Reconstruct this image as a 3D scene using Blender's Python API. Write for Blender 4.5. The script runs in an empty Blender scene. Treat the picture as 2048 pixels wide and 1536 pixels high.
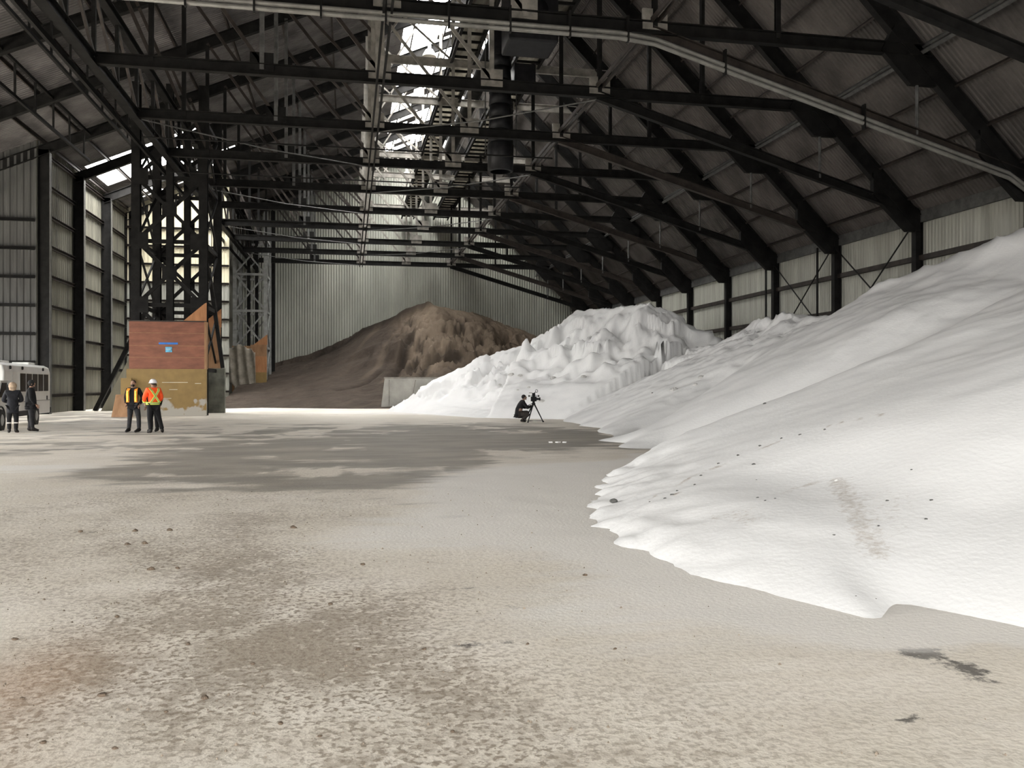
import bpy, bmesh, math, random
import numpy as np
from mathutils import Vector, Matrix
random.seed(7)
rng = np.random.RandomState(11)
SC = bpy.context.scene
COL = SC.collection

# ------------------------------------------------------------ camera, sky, exposure
F = 1690.0
TH = math.atan(327.0 / F)            # the hall's long axis vanishes at x = 697
CAMH = 1.6
cam = bpy.data.cameras.new('camera')
cam.sensor_width = 36.0
cam.lens = F / 2048 * 36
cam.shift_y = 2.0 / 2048
cam.clip_start = 0.05
cam.clip_end = 400
co = bpy.data.objects.new('camera', cam)
COL.objects.link(co)
co.location = (0, 0, CAMH)
co.rotation_euler = (math.pi / 2, 0, -TH)
SC.camera = co

w = bpy.data.worlds.new('sky')
SC.world = w
w.use_nodes = True
bg = w.node_tree.nodes['Background']
bg.inputs[0].default_value = (1.0, 0.985, 0.955, 1)
SKY = 44.0
_N = w.node_tree.nodes; _L = w.node_tree.links
_tc = _N.new('ShaderNodeTexCoord'); _sp = _N.new('ShaderNodeSeparateXYZ'); _mr = _N.new('ShaderNodeMapRange'); _mx = _N.new('ShaderNodeMix')
_mx.data_type = 'RGBA'; _mx.inputs[6].default_value = (.13, .125, .12, 1); _mx.inputs[7].default_value = (1.0, .985, .955, 1)
_mr.inputs['From Min'].default_value = -.02; _mr.inputs['From Max'].default_value = .03
_L.new(_tc.outputs['Generated'], _sp.inputs[0]); _L.new(_sp.outputs['Z'], _mr.inputs[0]); _L.new(_mr.outputs[0], _mx.inputs[0]); _L.new(_mx.outputs[2], bg.inputs[0])
# overcast sky: three times brighter overhead than at the horizon
_m1 = _N.new('ShaderNodeMath'); _m1.operation = 'MULTIPLY_ADD'; _m1.use_clamp = False; _m1.inputs[1].default_value = SKY * .72; _m1.inputs[2].default_value = SKY * .28
_c = _N.new('ShaderNodeMath'); _c.operation = 'MAXIMUM'; _c.inputs[1].default_value = 0
_L.new(_sp.outputs['Z'], _c.inputs[0]); _L.new(_c.outputs[0], _m1.inputs[0]); _L.new(_m1.outputs[0], bg.inputs[1])
SC.view_settings.view_transform = 'Standard'
SC.view_settings.look = 'None'
SC.view_settings.gamma = 1
SC.view_settings.use_curve_mapping = False
SC.view_settings.exposure = 0.0
SC.cycles.use_denoising = True
SC.cycles.max_bounces = 10
SC.cycles.diffuse_bounces = 8
SC.cycles.sample_clamp_indirect = 12

def portal(loc, rot, sx, sy):
    l = bpy.data.lights.new('daylight_portal', 'AREA')
    l.shape = 'RECTANGLE'; l.size = sx; l.size_y = sy; l.energy = 1
    l.cycles.is_portal = True
    o = bpy.data.objects.new('daylight_portal', l)
    COL.objects.link(o); o.location = loc; o.rotation_euler = rot

# hall dimensions (metres; x right, y along the hall, z up)
BAY = 6.1
Y0 = 32.0
XR = 24.0; YF = 87.0; XL = -16.7; YA = 68.6; YB = -26.0; XLL = -30.0; XS = -9.1; XS2 = -10.4
RX, RZ = 7.45, 25.55
TIE = 13.1
def roofz(x): return 22.3 + .437 * x if x < RX else 33 - x
DOOR = (-9, 14.5, 0, 15.5)       # big open door behind the camera: x0, x1, z0, z1
portal((2.75, YB + .05, 7.75), (math.radians(90), 0, 0), 23.5, 15.5)
portal((5.8, 63, roofz(5.8) - .02), (0, -math.atan(.437), 0), 3.7, 36)
portal((-12.3, 60, roofz(-12.3) - .02), (0, -math.atan(.437), 0), 7, 9)
portal((XLL + .05, 18.5, 4.2), (0, -math.radians(90), 0), 8.4, 53)

# ------------------------------------------------------------ helpers
MATS = {}
def mat(name, col, rough=.7, metal=0, var=.15, vscale=1.5, stretch=(1, 1, 1), col2=None, bump=0, bscale=20, spec=.3, emit=None, transl=0, coord='Object'):
    if name in MATS: return MATS[name]
    m = bpy.data.materials.new(name); m.use_nodes = True
    nt = m.node_tree; N = nt.nodes; L = nt.links
    b = N['Principled BSDF']
    b.inputs['Roughness'].default_value = rough
    b.inputs['Metallic'].default_value = metal
    b.inputs['Specular IOR Level'].default_value = spec
    tc = N.new('ShaderNodeTexCoord'); mp = N.new('ShaderNodeMapping')
    mp.inputs['Scale'].default_value = stretch
    L.new(tc.outputs[coord], mp.inputs[0])
    no = N.new('ShaderNodeTexNoise'); no.inputs['Scale'].default_value = vscale
    no.inputs['Detail'].default_value = 6; no.inputs['Roughness'].default_value = .62
    L.new(mp.outputs[0], no.inputs['Vector'])
    r = N.new('ShaderNodeValToRGB')
    c2 = col2 if col2 else tuple(max(0, c * (1 - 2 * var)) for c in col)
    c1 = col if col2 else tuple(min(1, c * (1 + var)) for c in col)
    r.color_ramp.elements[0].position = .34; r.color_ramp.elements[0].color = (*c2, 1)
    r.color_ramp.elements[1].position = .66; r.color_ramp.elements[1].color = (*c1, 1)
    L.new(no.outputs[0], r.inputs[0]); L.new(r.outputs[0], b.inputs['Base Color'])
    if bump:
        n2 = N.new('ShaderNodeTexNoise'); n2.inputs['Scale'].default_value = bscale; n2.inputs['Detail'].default_value = 5
        L.new(tc.outputs[coord], n2.inputs['Vector'])
        bp = N.new('ShaderNodeBump'); bp.inputs['Strength'].default_value = 1; bp.inputs['Distance'].default_value = bump
        L.new(n2.outputs[0], bp.inputs['Height']); L.new(bp.outputs[0], b.inputs['Normal'])
    if emit:
        b.inputs['Emission Color'].default_value = (*emit[0], 1); b.inputs['Emission Strength'].default_value = emit[1]
    if transl:
        t = N.new('ShaderNodeBsdfTranslucent'); mx = N.new('ShaderNodeMixShader'); mx.inputs[0].default_value = transl
        L.new(r.outputs[0], t.inputs[0]); L.new(b.outputs[0], mx.inputs[1]); L.new(t.outputs[0], mx.inputs[2])
        L.new(mx.outputs[0], N['Material Output'].inputs[0])
    MATS[name] = m
    return m

STEEL = mat('dark painted steel', (.013, .0125, .012), .6, 0, .25, 2, spec=.1)
STEELB = mat('rusty brown steel', (.035, .028, .024), .6, 0, .3, 2)
STEELG = mat('grey galvanised steel', (.10, .10, .097), .5, .2, .2, 3)
STEELP = mat('pale painted steel', (.25, .235, .21), .6, 0, .2, 2)
PIPE = mat('pale conduit pipe', (.2, .195, .18), .45, .2, .15, 2)
ROOF = mat('dark roof sheeting', (.105, .095, .088), .7, 0, .22, .5, (1, 1, 1))
ROOFL = mat('grey roof sheeting', (.12, .112, .111), .6, 0, .25, .6)
TOWG = mat('grey tower paint', (.27, .275, .265), .6, 0, .15, 3)
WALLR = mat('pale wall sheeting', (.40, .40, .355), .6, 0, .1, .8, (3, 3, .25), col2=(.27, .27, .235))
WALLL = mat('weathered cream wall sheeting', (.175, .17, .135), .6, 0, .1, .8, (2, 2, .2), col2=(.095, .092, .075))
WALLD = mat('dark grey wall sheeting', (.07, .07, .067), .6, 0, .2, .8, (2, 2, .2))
WALLA = mat('cream annex wall sheeting', (.62, .57, .42), .6, 0, .1, .5, (1, 1, .4), col2=(.5, .46, .34))
WALLG = mat('grey lower wall sheeting', (.30, .30, .27), .6, 0, .1, .6, (1, 1, .4), col2=(.20, .20, .18))  # lower rows of the annex wall, darker grey than those above
WALLF = mat('grey green far wall sheeting', (.38, .385, .335), .6, 0, .1, .22, (1.2, 1, .35), col2=(.23, .235, .205))
CONC = mat('stained concrete', (.16, .16, .13), .8, 0, .2, .9, col2=(.05, .052, .045))

class MB:
    def __init__(s): s.v = []; s.f = []
    def add(s, vs, fs):
        n = len(s.v); s.v += [tuple(p) for p in vs]; s.f += [tuple(i + n for i in f) for f in fs]; return s
    def box(s, a, b):
        (x0, y0, z0), (x1, y1, z1) = a, b
        return s.add([(x0,y0,z0),(x1,y0,z0),(x1,y1,z0),(x0,y1,z0),(x0,y0,z1),(x1,y0,z1),(x1,y1,z1),(x0,y1,z1)],
                     [(0,3,2,1),(4,5,6,7),(0,1,5,4),(1,2,6,5),(2,3,7,6),(3,0,4,7)])
    def frame(s, p, q, up):
        p, q = Vector(p), Vector(q); d = (q - p).normalized(); up = Vector(up)
        if abs(d.dot(up)) > .98: up = Vector((0, 1, 0)) if abs(d.y) < .9 else Vector((1, 0, 0))
        sx = d.cross(up).normalized(); u = sx.cross(d).normalized()
        return p, q, sx, u
    def beam(s, p, q, w, h, up=(0, 0, 1), off=(0, 0)):
        p, q, sx, u = s.frame(p, q, up); vs = []
        for e in (p, q):
            for a, b in ((-1, -1), (1, -1), (1, 1), (-1, 1)):
                vs.append(e + sx * (a * w / 2 + off[0]) + u * (b * h / 2 + off[1]))
        return s.add(vs, [(0,1,2,3),(7,6,5,4),(0,4,5,1),(1,5,6,2),(2,6,7,3),(3,7,4,0)])
    def ibeam(s, p, q, w, h, t=.03, up=(0, 0, 1)):
        s.beam(p, q, w, t, up, (0, h / 2 - t / 2)); s.beam(p, q, w, t, up, (0, -h / 2 + t / 2))
        return s.beam(p, q, t, h - 2 * t, up)
    def channel(s, p, q, w, h, t=.02, up=(0, 0, 1)):
        s.beam(p, q, w, t, up, (0, h / 2)); s.beam(p, q, w, t, up, (0, -h / 2))
        return s.beam(p, q, t, h, up, (-w / 2, 0))
    def tube(s, pts, r, n=8):
        pts = [Vector(p) for p in pts]; vs = []; fs = []
        rr = r if isinstance(r, (list, tuple)) else [r] * len(pts)
        for i, p in enumerate(pts):
            d = (pts[min(i + 1, len(pts) - 1)] - pts[max(i - 1, 0)]).normalized()
            up = Vector((0, 0, 1)) if abs(d.z) < .95 else Vector((0, 1, 0))
            a = d.cross(up).normalized(); b = a.cross(d)
            for k in range(n):
                t = 2 * math.pi * k / n
                vs.append(p + a * (math.cos(t) * rr[i]) + b * (math.sin(t) * rr[i]))
        for i in range(len(pts) - 1):
            for k in range(n):
                k2 = (k + 1) % n
                fs.append((i * n + k, i * n + k2, (i + 1) * n + k2, (i + 1) * n + k))
        fs.append(tuple(range(n))[::-1]); fs.append(tuple((len(pts) - 1) * n + k for k in range(n)))
        return s.add(vs, fs)
    def prism(s, poly, d):      # poly: planar 3D points, d: extrusion vector
        n = len(poly); d = Vector(d); vs = [Vector(p) for p in poly] + [Vector(p) + d for p in poly]
        fs = [tuple(range(n))[::-1], tuple(range(n, 2 * n))] + [(i, (i + 1) % n, n + (i + 1) % n, n + i) for i in range(n)]
        return s.add(vs, fs)
    def ell(s, c, r, n=14, m=9, fn=None):
        c = Vector(c); vs = []; fs = []
        for j in range(m + 1):
            t = math.pi * j / m
            for k in range(n):
                a = 2 * math.pi * k / n
                p = Vector((math.sin(t) * math.cos(a), math.sin(t) * math.sin(a), math.cos(t)))
                k_ = fn(p) if fn else 1
                vs.append(c + Vector((p.x * r[0], p.y * r[1], p.z * r[2])) * k_)
        for j in range(m):
            for k in range(n):
                fs.append((j * n + k, (j + 1) * n + k, (j + 1) * n + (k + 1) % n, j * n + (k + 1) % n))
        return s.add(vs, fs)
    def lathe(s, c, prof, n=16, ax=(0, 0, 1)):   # prof: (radius, height)
        c = Vector(c); ax = Vector(ax).normalized(); t = Vector((1, 0, 0)) if abs(ax.x) < .9 else Vector((0, 1, 0))
        a = ax.cross(t).normalized(); b = ax.cross(a); vs = []; fs = []
        for r, h in prof:
            for k in range(n):
                g = 2 * math.pi * k / n; vs.append(c + ax * h + a * (math.cos(g) * r) + b * (math.sin(g) * r))
        for i in range(len(prof) - 1):
            for k in range(n):
                fs.append((i * n + k, i * n + (k + 1) % n, (i + 1) * n + (k + 1) % n, (i + 1) * n + k))
        return s.add(vs, fs)
    def build(s, name, m, parent=None, local=False, smooth=False, bevel=0):
        me = bpy.data.meshes.new(name)
        off = Vector(parent_world(parent)) if (parent and not local) else Vector((0, 0, 0))
        me.from_pydata([tuple(Vector(v) - off) for v in s.v], [], s.f)
        me.validate(); me.update()
        me.materials.append(m)
        if smooth:
            me.polygons.foreach_set('use_smooth', [True] * len(me.polygons))
        o = bpy.data.objects.new(name, me); COL.objects.link(o)
        if parent: o.parent = parent
        if bevel:
            b = o.modifiers.new('bevel', 'BEVEL'); b.width = bevel; b.segments = 2; b.limit_method = 'ANGLE'
        return o

def parent_world(p):
    v = Vector((0, 0, 0))
    while p is not None:
        v += p.location; p = p.parent
    return v
def tag(o, label, cat, group=None, kind=None):
    if label: o['label'] = label
    if cat: o['category'] = cat
    if group: o['group'] = group
    if kind: o['kind'] = kind
    return o
def thing(name, label, cat, loc=(0, 0, 0), rz=0, group=None):
    o = bpy.data.objects.new(name, None); o.empty_display_size = .2
    COL.objects.link(o); o.location = loc; o.rotation_euler = (0, 0, rz)
    return tag(o, label, cat, group)
def struct(o, label, cat=None):
    o['kind'] = 'structure'; o['label'] = label
    if cat: o['category'] = cat
    return o
ORD = ['first', 'second', 'third', 'fourth', 'fifth', 'sixth', 'seventh', 'eighth', 'ninth', 'tenth', 'eleventh', 'twelfth', 'thirteenth', 'fourteenth', 'fifteenth', 'sixteenth']

# smooth value noise on numpy arrays
def vnoise(x, y, seed=0):
    def h(ix, iy):
        n = (ix.astype(np.int64) * 374761393 + iy.astype(np.int64) * 668265263 + seed * 1442695041) & 0xffffffff
        n = ((n ^ (n >> 13)) * 1274126177) & 0xffffffff
        return ((n ^ (n >> 16)) & 0xffff) / 65535.0
    ix = np.floor(x); iy = np.floor(y); fx = x - ix; fy = y - iy
    fx = fx * fx * (3 - 2 * fx); fy = fy * fy * (3 - 2 * fy)
    return (h(ix, iy) * (1 - fx) + h(ix + 1, iy) * fx) * (1 - fy) + (h(ix, iy + 1) * (1 - fx) + h(ix + 1, iy + 1) * fx) * fy
def fbm(x, y, oct=4, seed=0, g=.5):
    s = 0; a = 1; t = 0
    for i in range(oct):
        s = s + a * vnoise(x * 2 ** i + 13 * i, y * 2 ** i - 7 * i, seed + i); t += a; a *= g
    return s / t
def dpoly(x, y, poly, closed=True):
    """distance to a polyline, signed positive inside when closed"""
    n = len(poly); d = np.full(x.shape, 1e9); ins = np.zeros(x.shape, bool)
    for i in range(n if closed else n - 1):
        ax, ay = poly[i]; bx, by = poly[(i + 1) % n]
        vx, vy = bx - ax, by - ay
        t = np.clip(((x - ax) * vx + (y - ay) * vy) / (vx * vx + vy * vy + 1e-9), 0, 1)
        d = np.minimum(d, np.hypot(x - ax - t * vx, y - ay - t * vy))
        if closed:
            c = ((ay > y) != (by > y)) & (x < (bx - ax) * (y - ay) / (by - ay + 1e-12) + ax)
            ins ^= c
    return np.where(ins, d, -d) if closed else d

def grid_mesh(name, X, Y, Z, m, keep=None, attrs=None, smooth=True):
    ny, nx = X.shape
    idx = np.arange(nx * ny).reshape(ny, nx)
    q = np.stack([idx[:-1, :-1], idx[:-1, 1:], idx[1:, 1:], idx[1:, :-1]], -1).reshape(-1, 4)
    if keep is not None:
        k = keep[:-1, :-1] | keep[:-1, 1:] | keep[1:, 1:] | keep[1:, :-1]
        q = q[k.reshape(-1)]
    used = np.unique(q); remap = np.full(nx * ny, -1); remap[used] = np.arange(len(used))
    V = np.stack([X, Y, Z], -1).reshape(-1, 3)[used]; q = remap[q]
    me = bpy.data.meshes.new(name)
    me.vertices.add(len(V)); me.vertices.foreach_set('co', V.astype(np.float32).ravel())
    me.loops.add(q.size); me.loops.foreach_set('vertex_index', q.astype(np.int32).ravel())
    me.polygons.add(len(q)); me.polygons.foreach_set('loop_start', np.arange(0, q.size, 4, dtype=np.int32))
    me.update(calc_edges=True)
    me.polygons.foreach_set('use_smooth', np.full(len(q), smooth))
    if attrs:
        for nme, arr in attrs.items():
            a = me.attributes.new(nme, 'FLOAT', 'POINT')
            a.data.foreach_set('value', arr.reshape(-1)[used].astype(np.float32))
    me.materials.append(m)
    o = bpy.data.objects.new(name, me); COL.objects.link(o)
    return o

def sheet(name, O, U, lu, V, nrm, vrange, m, pitch=.2, amp=.02, vseg=1, hole=None):
    """corrugated sheeting: waves repeat along U, ribs run along V; vrange(u)->(v0,v1); hole(u,v)->bool"""
    O, U, V, nrm = Vector(O), Vector(U).normalized(), Vector(V).normalized(), Vector(nrm).normalized()
    n = int(lu / pitch); us = []; off = []
    for i in range(n + 1):
        for f, a in ((0, -1), (.18, 1), (.5, 1), (.68, -1)):
            uu = (i + f) * pitch
            if uu <= lu: us.append(uu); off.append(a * amp)
    us.append(lu); off.append(amp)
    us = np.array(us); off = np.array(off)
    vr = np.array([vrange(u) for u in us])
    T = np.linspace(0, 1, vseg + 1)[:, None]
    Vv = vr[None, :, 0] * (1 - T) + vr[None, :, 1] * T
    Uu = np.broadcast_to(us, Vv.shape); Of = np.broadcast_to(off, Vv.shape)
    P = [O[i] + Uu * U[i] + Vv * V[i] + Of * nrm[i] for i in range(3)]
    keep = None
    o = None
    if hole is not None:
        solid = ~hole(Uu, Vv)
        nx = Uu.shape[1]
        # a quad is kept when its lower-left corner is solid
        idx = np.arange(Uu.size).reshape(Uu.shape)
        q = np.stack([idx[:-1, :-1], idx[:-1, 1:], idx[1:, 1:], idx[1:, :-1]], -1)[solid[:-1, :-1]]
        me = bpy.data.meshes.new(name)
        me.from_pydata(np.stack(P, -1).reshape(-1, 3).tolist(), [], q.tolist())
        me.update(); me.materials.append(m)
        o = bpy.data.objects.new(name, me); COL.objects.link(o)
        return o
    return grid_mesh(name, P[0], P[1], P[2], m, smooth=False)

# ------------------------------------------------------------ floor
def floor_material():
    m = bpy.data.materials.new('dusty stained floor'); m.use_nodes = True
    nt = m.node_tree; N = nt.nodes; L = nt.links; b = N['Principled BSDF']
    b.inputs['Roughness'].default_value = .62; b.inputs['Specular IOR Level'].default_value = .35
    geo = N.new('ShaderNodeNewGeometry')
    def noise(scale, detail=6, rough=.6, vec=None):
        n = N.new('ShaderNodeTexNoise'); n.inputs['Scale'].default_value = scale
        n.inputs['Detail'].default_value = detail; n.inputs['Roughness'].default_value = rough
        L.new(vec or geo.outputs['Position'], n.inputs['Vector']); return n.outputs[0]
    def attr(n):
        a = N.new('ShaderNodeAttribute'); a.attribute_name = n; return a.outputs['Fac']
    def math_(op, a, c, cl=False):
        n = N.new('ShaderNodeMath'); n.operation = op; n.use_clamp = cl
        for i, x in enumerate((a, c)):
            if isinstance(x, (int, float)): n.inputs[i].default_value = x
            else: L.new(x, n.inputs[i])
        return n.outputs[0]
    def ramp(f, p0, p1):
        n = N.new('ShaderNodeMapRange'); n.inputs['From Min'].default_value = p0; n.inputs['From Max'].default_value = p1
        n.interpolation_type = 'SMOOTHSTEP'; L.new(f, n.inputs[0]); return n.outputs[0]
    def mixc(f, a, c):
        n = N.new('ShaderNodeMix'); n.data_type = 'RGBA'
        if isinstance(f, (int, float)): n.inputs[0].default_value = f
        else: L.new(f, n.inputs[0])
        for i, x in ((6, a), (7, c)):
            if isinstance(x, tuple): n.inputs[i].default_value = (*x, 1)
            else: L.new(x, n.inputs[i])
        return n.outputs[2]
    n1 = noise(.55, 8, .65); n2 = noise(9.5, 6, .62); nb = noise(1.3, 4, .6); n3 = noise(26, 6, .7)
    mp = N.new('ShaderNodeMapping'); mp.inputs['Scale'].default_value = (.35, 1.6, 1)
    L.new(geo.outputs['Position'], mp.inputs[0]); n4 = noise(1.5, 8, .65, mp.outputs[0])
    c = mixc(ramp(n1, .35, .65), (.70, .65, .56), (.80, .755, .68))
    c = mixc(ramp(n4, .42, .66), c, (.70, .65, .565))
    # brown grit
    gr = math_('MULTIPLY', ramp(math_('ADD', n2, math_('MULTIPLY', attr('brown'), .14)), .56, .64), math_('ADD', math_('MULTIPLY', attr('brown'), .6), .12, True))
    gr = math_('MULTIPLY', gr, ramp(nb, .30, .62))
    c = mixc(gr, c, (.27, .225, .17))
    sp = math_('MULTIPLY', ramp(n3, .60, .68), math_('ADD', math_('MULTIPLY', attr('brown'), .7), .08, True))
    c = mixc(sp, c, (.17, .13, .09))
    mp2 = N.new('ShaderNodeMapping'); mp2.inputs['Scale'].default_value = (.5, 1.0, 1); L.new(geo.outputs['Position'], mp2.inputs[0]); n6 = noise(.9, 9, .62, mp2.outputs[0])
    n5 = noise(24, 5, .6, None)
    mott = math_('MULTIPLY', ramp(n5, .48, .60), math_('ADD', math_('MULTIPLY', attr('brown'), .95), .16, True))
    c = mixc(math_('MULTIPLY', attr('brown'), math_('MULTIPLY', ramp(nb, .4, .6), .35)), c, (.46, .41, .34))
    c = mixc(mott, c, (.29, .245, .19))
    c = mixc(math_('MULTIPLY', attr('rust'), .42), c, (.42, .25, .14))
    # grey wet asphalt showing through, plus shade painted in beyond the bus
    dk = ramp(math_('ADD', attr('damp_and_shade'), math_('MULTIPLY', math_('SUBTRACT', n6, .5), 2.2)), .26, .78)
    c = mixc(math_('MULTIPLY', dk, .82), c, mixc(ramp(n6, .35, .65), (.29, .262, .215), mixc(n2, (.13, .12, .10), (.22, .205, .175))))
    bl = ramp(math_('ADD', attr('black'), math_('MULTIPLY', math_('SUBTRACT', noise(9, 6, .75), .5), 1.6)), .45, .7)
    c = mixc(math_('MULTIPLY', bl, .85), c, (.07, .065, .06))
    # spilled salt dust, and daylight painted on the floor by the bus
    wh = ramp(math_('ADD', attr('white'), math_('MULTIPLY', math_('SUBTRACT', n4, .5), .9)), .38, .75)
    c = mixc(math_('MULTIPLY', wh, .8), c, (.79, .77, .73))
    L.new(c, b.inputs['Base Color'])
    bp = N.new('ShaderNodeBump'); bp.inputs['Distance'].default_value = .010; bp.inputs['Strength'].default_value = .6
    L.new(math_('ADD', n5, math_('MULTIPLY', n3, .5)), bp.inputs['Height']); L.new(bp.outputs[0], b.inputs['Normal'])
    return m

def floor():
    ys = np.concatenate([np.arange(YB - 4, 1, 2.0), np.arange(1, 12, .09), np.arange(12, 30, .14), np.arange(30, 60, .3), np.arange(60, YF + 2, 1.0)])
    xs = np.concatenate([np.arange(XLL - 3, -14, 1.0), np.arange(-14, 12, .13), np.arange(12, XR + 1.5, 1.0)])
    X, Y = np.meshgrid(xs, ys)
    g = lambda cx, cy, sx, sy: np.exp(-((X - cx) / sx) ** 2 - ((Y - cy) / sy) ** 2)
    n = fbm(X * .35, Y * .22, 5, 3); n_ = fbm(X * .8 + 5, Y * .5, 4, 9)
    damp_and_shade = 1.0 * g(5.6, 23.5, 3.8, 3.6) + .85 * g(1.0, 24, 4.8, 5) + .75 * g(-2.5, 19.5, 3.8, 3.6) + .75 * g(1.6, 17.6, 1.6, 2.4) + .5 * g(3, 28, 7, 4) \
        + .6 * g(.6, 14.4, .9, 1.2) + .45 * g(-8, 23, 4, 3) + .5 * g(4, 33, 4, 4) + .4 * g(2, 47, 6, 3) + .8 * g(-.6, 13.9, 2.0, 1.8) + .8 * g(-3.4, 17, 2.3, 1.8) + .5 * g(-5, 31, 10, 6) + .4 * g(-12, 40, 8, 4) + .95 * g(-14, 52, 5.5, 10)  # last patch paints the shade beyond the bus
    damp_and_shade = damp_and_shade * (.35 + 1.1 * n) - .75 * g(-6.2, 18.5, 2.2, 1.8) - .35 * (n_ > .6)
    damp_and_shade = damp_and_shade + .75 * g(1.25, 10.2, .35, .16) + .6 * g(1.1, 11.4, .7, .12) + .55 * g(3.6, 10.4, .3, .1)
    brown = .85 * g(-.6, 5.2, 1.7, 2.6) + .5 * g(-3.2, 9.5, 3, 3) + .5 * g(.2, 3.2, 1.8, 1.2) + .35 * g(-2, 14, 3, 3) + .4 * g(-1, 8, 1.4, 2)
    brown = brown * np.clip(.25 + 1.9 * (fbm(X * .9 + 2, Y * .55, 5, 19) - .28) / .44 * .8, .15, 1.7)
    rust = 1.0 * g(-1.75, 4.9, .42, .75) + .4 * g(-1.6, 3.7, .5, .5)
    white = 1.0 * g(2.2, 11.5, 1.6, 3.6) + .95 * g(4.4, 15, 2.2, 2.4) + .5 * g(.2, 9, 1.2, 1.6) + .7 * g(-6, 17.7, 2.4, 1.6) \
        + .25 * g(-4, 39, 8, 1.6) + .85 * g(1.5, 50, 6, 4) + .5 * g(1.6, 5.5, 1.1, 1.3) + .5 * g(-12, 38, 8, 1.2) + .5 * g(-10, 29.5, 8, .8) + .8 * g(3.4, 5.7, .8, .8)  # bands beside the bus stand for daylight on the floor
    toe = dpoly(X, Y, SALT_TOE)
    white = white + 1.3 * np.exp(-np.clip(-toe, 0, 9) / .45) * (Y < 19) + .6 * np.exp(-np.clip(-toe, 0, 9) / 1.2) * (Y > 38)
    black = .9 * g(3.36, 4.5, .22, .13) + .85 * g(3.42, 4.2, .16, .16) + .7 * g(3.36, 4.0, .12, .06) + 1.0 * g(2.62, 3.6, .12, .045) \
        + .55 * g(.78, 5.15, .5, .14) + .5 * g(1.15, 6.0, .3, .1) + .5 * g(.35, 6.35, .4, .1) + .55 * g(.95, 6.6, .35, .1) + .45 * g(.2, 4.3, .12, .08) + .5 * g(-3.4, 11.2, .6, .12) + .5 * g(-3.0, 9.9, .6, .12)
    Z = np.zeros_like(X) + (fbm(X * 1.4, Y * 1.4, 4, 21) - .5) * .02 * (Y < 30)
    return struct(grid_mesh('floor', X, Y, Z, floor_material(), attrs=dict(damp_and_shade=damp_and_shade, brown=brown, rust=rust, white=white, black=black)), 'dusty salt-strewn hall floor with grey wet patches and some painted shade')

# ------------------------------------------------------------ salt
SALT_TOE = [(24, 0), (12, .2), (7, 1.8), (4.78, 3.99), (4.3, 4.77), (3.95, 5.43), (3.49, 4.95), (3.12, 5.8), (2.73, 6.8), (2.6, 8.1), (2.68, 9.3), (3.3, 11.3), (4.65, 14.84),
            (6.5, 17.4), (6.9, 19.2), (6.7, 20.6), (7.5, 22.2), (7.07, 23.5), (7.9, 24.7), (8.83, 29.6), (8.9, 32.3), (9.3, 35), (9.6, 38.2), (7.6, 39.9), (6.26, 40.9), (4.07, 45.9), (1.9, 52.0), (2.3, 53.5),
            (7, 58), (14, 61.5), (24, 64)]
def ray(u, t, v=None):
    a = (u - 1024) / F
    p = (t * (a * math.cos(TH) + math.sin(TH)), t * (math.cos(TH) - a * math.sin(TH)))
    return p if v is None else p + (CAMH + t * (770 - v) / F,)
CREST = [ray(*c) for c in ((772, 50.5, 817), (850, 50.5, 772), (900, 51.5, 745), (960, 52.5, 715), (1000, 53, 703), (1055, 53, 690), (1066, 53, 672), (1100, 52.5, 664), (1135, 52, 650),
         (1155, 51, 622), (1230, 48.5, 617), (1300, 46.5, 604), (1380, 46, 642), (1455, 45, 682), (1475, 42, 684), (1505, 38.5, 652), (1560, 35.5, 628), (1640, 32, 637), (1690, 31, 620),
         (1760, 29, 563), (1850, 27.5, 530), (1990, 25.5, 472), (2048, 25, 455), (2200, 23.2, 410), (2500, 19.5, 350), (3100, 15, 200))]
def crest_field(X, Y):
    best = np.full(X.shape, 1e9); hc = np.zeros(X.shape); side = np.zeros(X.shape)
    for (ax, ay, az), (bx, by, bz) in zip(CREST[:-1], CREST[1:]):
        vx, vy = bx - ax, by - ay
        t = np.clip(((X - ax) * vx + (Y - ay) * vy) / (vx * vx + vy * vy), 0, 1)
        px, py = X - ax - t * vx, Y - ay - t * vy; d = np.hypot(px, py)
        m = d < best - 1e-6
        best = np.where(m, d, best); hc = np.where(m, az + (bz - az) * t, hc)
        side = np.where(m, vx * (Y - ay) - vy * (X - ax), side)
    return best, hc, side > 0
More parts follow.
